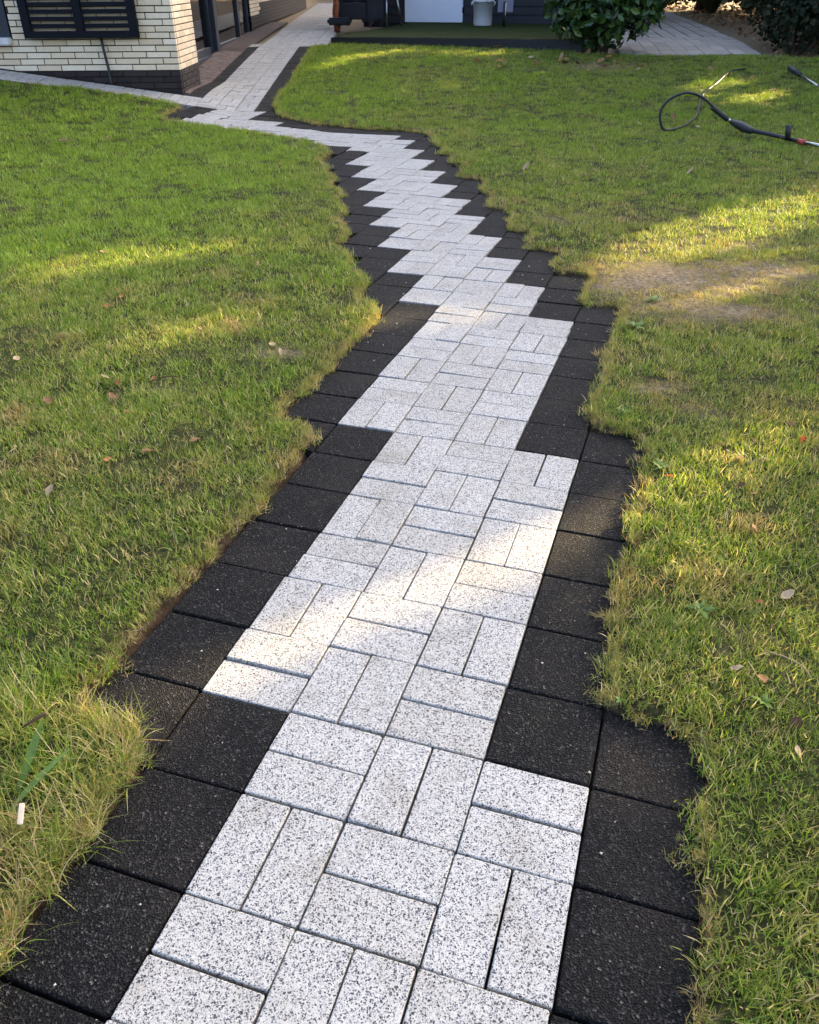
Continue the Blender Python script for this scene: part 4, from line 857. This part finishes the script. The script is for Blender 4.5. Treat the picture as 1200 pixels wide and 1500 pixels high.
# litter on the bed at the right
lc = np.c_[rng.uniform(4.6, 9.5, 2600), rng.uniform(12.6, 24, 2600)]; lc = lc[lc[:, 0] > 4.95 + .114 * (lc[:, 1] - 12.6)]
nn = rng.normal(0, .45, (len(lc), 3)) + np.array([0, 0, 1]); nn /= np.linalg.norm(nn, axis=1)[:, None]
o = cloud_obj('leaf_litter', np.c_[lc, zg(lc[:, 0], lc[:, 1]) + .035], nn, .075, M_DEADLEAF, elong=1.5); tag(o, 'brown leaf litter covering the bed right of the slab path', 'leaf litter', kind='stuff')
# sticks, chip, blades in the foreground
tg = MB().tube([(-.725, 1.045, .07), (-.715, 1.05, .075), (-.70, 1.06, .08), (-.688, 1.066, .084), (-.682, 1.064, .08)], [.0012, .0028, .0034, .0042, .0015], 6).build('twig', M_TWIG, None, True); tag(tg, 'short dark twig lying on the long grass, left foreground', 'twig')
wc = MB().box(-.0045, .0045, -.016, .016, -.0015, .0015).build('wood_chip', M_WOODCHIP, None, bevel=.001); wc.location = (-0.625, 0.820, .122); wc.rotation_euler = (.7, .1, .1); tag(wc, 'pale wood chip stuck in the long grass, left foreground', 'wood chip')
def broad_blade(x, y, L, w, az, label, bend=.5, elev=.6):
    V = []; F = []; n = 8
    for i in range(n + 1):
        t = i / n; e = elev - bend * t; d = L * t; q = w * math.sin(math.pi * (t * .86 + .1)) ; c = Vector((d * math.cos(az), d * math.sin(az), L * (math.sin(elev) * t - bend * .4 * t * t))); s = Vector((-math.sin(az), math.cos(az), 0)) * q
        V += [tuple(c - s), tuple(c + Vector((0, 0, -.2 * q))), tuple(c + s)]
    for i in range(n): a = 3 * i; F += [(a, a + 3, a + 4, a + 1), (a + 1, a + 4, a + 5, a + 2)]
    o = mesh_obj('grass_leaf', V, F, M_CLOVER, None, True, loc=(x, y, zf(x, y) + .03)); return tag(o, label, 'leaf')
broad_blade(-.70, .89, .13, .0075, .75, 'wide blue-green grass leaf sticking out of the long foreground grass', .5, .75)
broad_blade(-.70, .93, .11, .009, 1.35, 'wide light green grass leaf upright behind the wood chip', .2, .8)
def weed(x, y, n, L, label):
    root = empty('weed', (x, y, zf(x, y) + .022)); tag(root, label, 'weed', 'broad-leaved weeds in the turf')
    for i in range(n):
        az = 6.28 * i / n + random.uniform(-.3, .3); el = random.uniform(.15, .8); l = L * .7 * random.uniform(.7, 1.2); V = []; F = []
        for k in range(5):
            t = k / 4; q = l * .16 * math.sin(math.pi * (t * .85 + .12)); c = Vector((l * t * math.cos(az) * math.cos(el), l * t * math.sin(az) * math.cos(el), l * (t * math.sin(el) - .25 * t * t) + .008)); s = Vector((-math.sin(az), math.cos(az), .1)) * q; V += [tuple(c - s), tuple(c + s)]
        for k in range(4): a = 2 * k; F.append((a, a + 1, a + 3, a + 2))
        mesh_obj('leaf', V, F, M_CLOVER, root, True)
for x, y, n, L, lab in ((.66, 1.415, 8, .05, 'bright dandelion rosette on the sunny near right lawn'), (.735, 2.05, 7, .05, 'yellow-green weed beside the dark tiles halfway up the right lawn'), (1.08, 3.5, 8, .07, 'dark green weed in the dry patch of the right lawn'),
                        (.93, 3.18, 9, .07, 'light green weed by the right tiles below the dry patch'), (.70, 1.13, 7, .04, 'small weed right of the foreground path corner'), (.71, 2.42, 8, .05, 'weed overhanging the tile corner at the right lawn edge'), (.415, 1.14, 5, .022, 'tiny green seedling in the tile joint at the right lawn edge')): weed(x, y, n, L, lab)
for x, y, L, az, lab in ((-.86, 2.66, .12, .3, 'thin pale twig on the left lawn beside brown leaves'), (2.05, 6.35, .16, .6, 'thin brown stick lying on the far right lawn'), (.78, 1.22, .10, 2.2, 'curved straw stalk on the near right lawn'), (1.02, 2.05, .08, .2, 'short pale stalk on the sunny right lawn')):
    c = [(x + L * (t - .5) * math.cos(az) + .008 * math.sin(5 * t), y + L * (t - .5) * math.sin(az), zf(x, y) + .045 + .012 * math.sin(3 * t)) for t in np.linspace(0, 1, 7)]; tag(MB().tube(c, .0008 + .0005 * y, 5).build('twig', M_TWIG if 'brown' in lab else M_STALK, None, True), lab, 'twig')
# grit scattered over the paving
gr = MB(); allc = [(u, v) for u, v in (white | black) if v < 20]; oct_ = [(1, 0, 0), (-1, 0, 0), (0, 1, 0), (0, -1, 0), (0, 0, 1), (0, 0, -1)]; of = [(0, 2, 4), (2, 1, 4), (1, 3, 4), (3, 0, 4), (2, 0, 5), (1, 2, 5), (3, 1, 5), (0, 3, 5)]
for k in range(330):
    u, v = random.choice(allc); p = lat2w(u + random.random(), v + random.random()); s = random.choice((.0006, .0008, .0010, .0010, .0014, .0022)) * (1 + .05 * v); b0 = len(gr.V)
    gr.V += [(p[0] + a * s * random.uniform(.7, 1.5), p[1] + b * s * random.uniform(.7, 1.5), zf(*p) + .0015 + s * .6 + c * s * .7) for a, b, c in oct_]; gr.F += [tuple(b0 + i for i in f_) for f_ in of]
tag(gr.build('grit', M_GRIT, None), 'pale grit and crumbs scattered over the paving', 'grit', kind='stuff')

# ---------------------------------------------------------------- hose and lance on the right lawn
def catmull(P, n=8):
    P = [Vector(p) for p in P]; Q = [P[0] * 2 - P[1]] + P + [P[-1] * 2 - P[-2]]; out = []
    for i in range(1, len(Q) - 2):
        for k in range(n):
            t = k / n; a, b, c, d = Q[i - 1], Q[i], Q[i + 1], Q[i + 2]
            out.append(.5 * ((2 * b) + (c - a) * t + (2 * a - 5 * b + 4 * c - d) * t * t + (3 * b - a - 3 * c + d) * t * t * t))
    return out + [P[-1]]
def gp(x, y, dz=.0): return (x, y, zf(x, y) + dz)
lance = empty('pressure_washer_lance', gp(3.15, 8.2)); tag(lance, 'black pressure washer lance with looped hose lying on the far right lawn', 'pressure washer lance'); lo = Vector(lance.location)
def lp(mb, name, mat, **k): o = mb.build(name, mat, lance, True); o.location = -lo; return o
HOSE = HOSE_PTS
hz = catmull(HOSE, 10); lp(MB().tube(hz, .0115, 10), 'hose', M_RUBBER)
lp(MB().tube(catmull(GRIP_PTS, 6), .022, 10), 'grip', M_RUBBER)
lp(MB().tube(CONN_PTS, .013, 10), 'connector', M_CHROME)
bo = lp(MB().tube(catmull(BODY_PTS, 5), [.026] * 3 + [.045] * 9 + [.04, .036, .03, .024][:4], 10) if False else MB().tube(catmull(BODY_PTS, 5), [.022 + .028 * math.sin(math.pi * min(1, i / 15)) * .55 for i in range(len(catmull(BODY_PTS, 5)))], 12), 'gun_body', M_RUBBER)
lp(MB().tube(catmull(SHAFT_PTS, 5), .017, 10), 'shaft', M_RUBBER); lp(MB().tube(RING_PTS, .022, 12), 'ring', M_REDPL); lp(MB().tube(ROD_PTS, .015, 10), 'rod', M_CHROME)
lp(MB().tube(HAND_PTS, .022, 10), 'side_handle', M_RUBBER)
nz = empty('spray_nozzle', gp(4.58, 10.55)); tag(nz, 'steel spray rod with black tip on the grass, far right', 'spray rod'); no_ = Vector(nz.location)
a, b = Vector(gp(4.58, 10.98, .10)), Vector(gp(4.62, 10.2, .04)); m_ = a.lerp(b, .38)
o = MB().tube([a, m_], [.035, .026], 10).build('tip', M_RUBBER, nz, True); o.location = -no_; o = MB().tube([m_, b], .012, 8).build('rod', M_CHROME, nz, True); o.location = -no_
o = MB().tube([b, b + (b - a) * .1], .024, 8).build('collar', M_RUBBER, nz, True); o.location = -no_
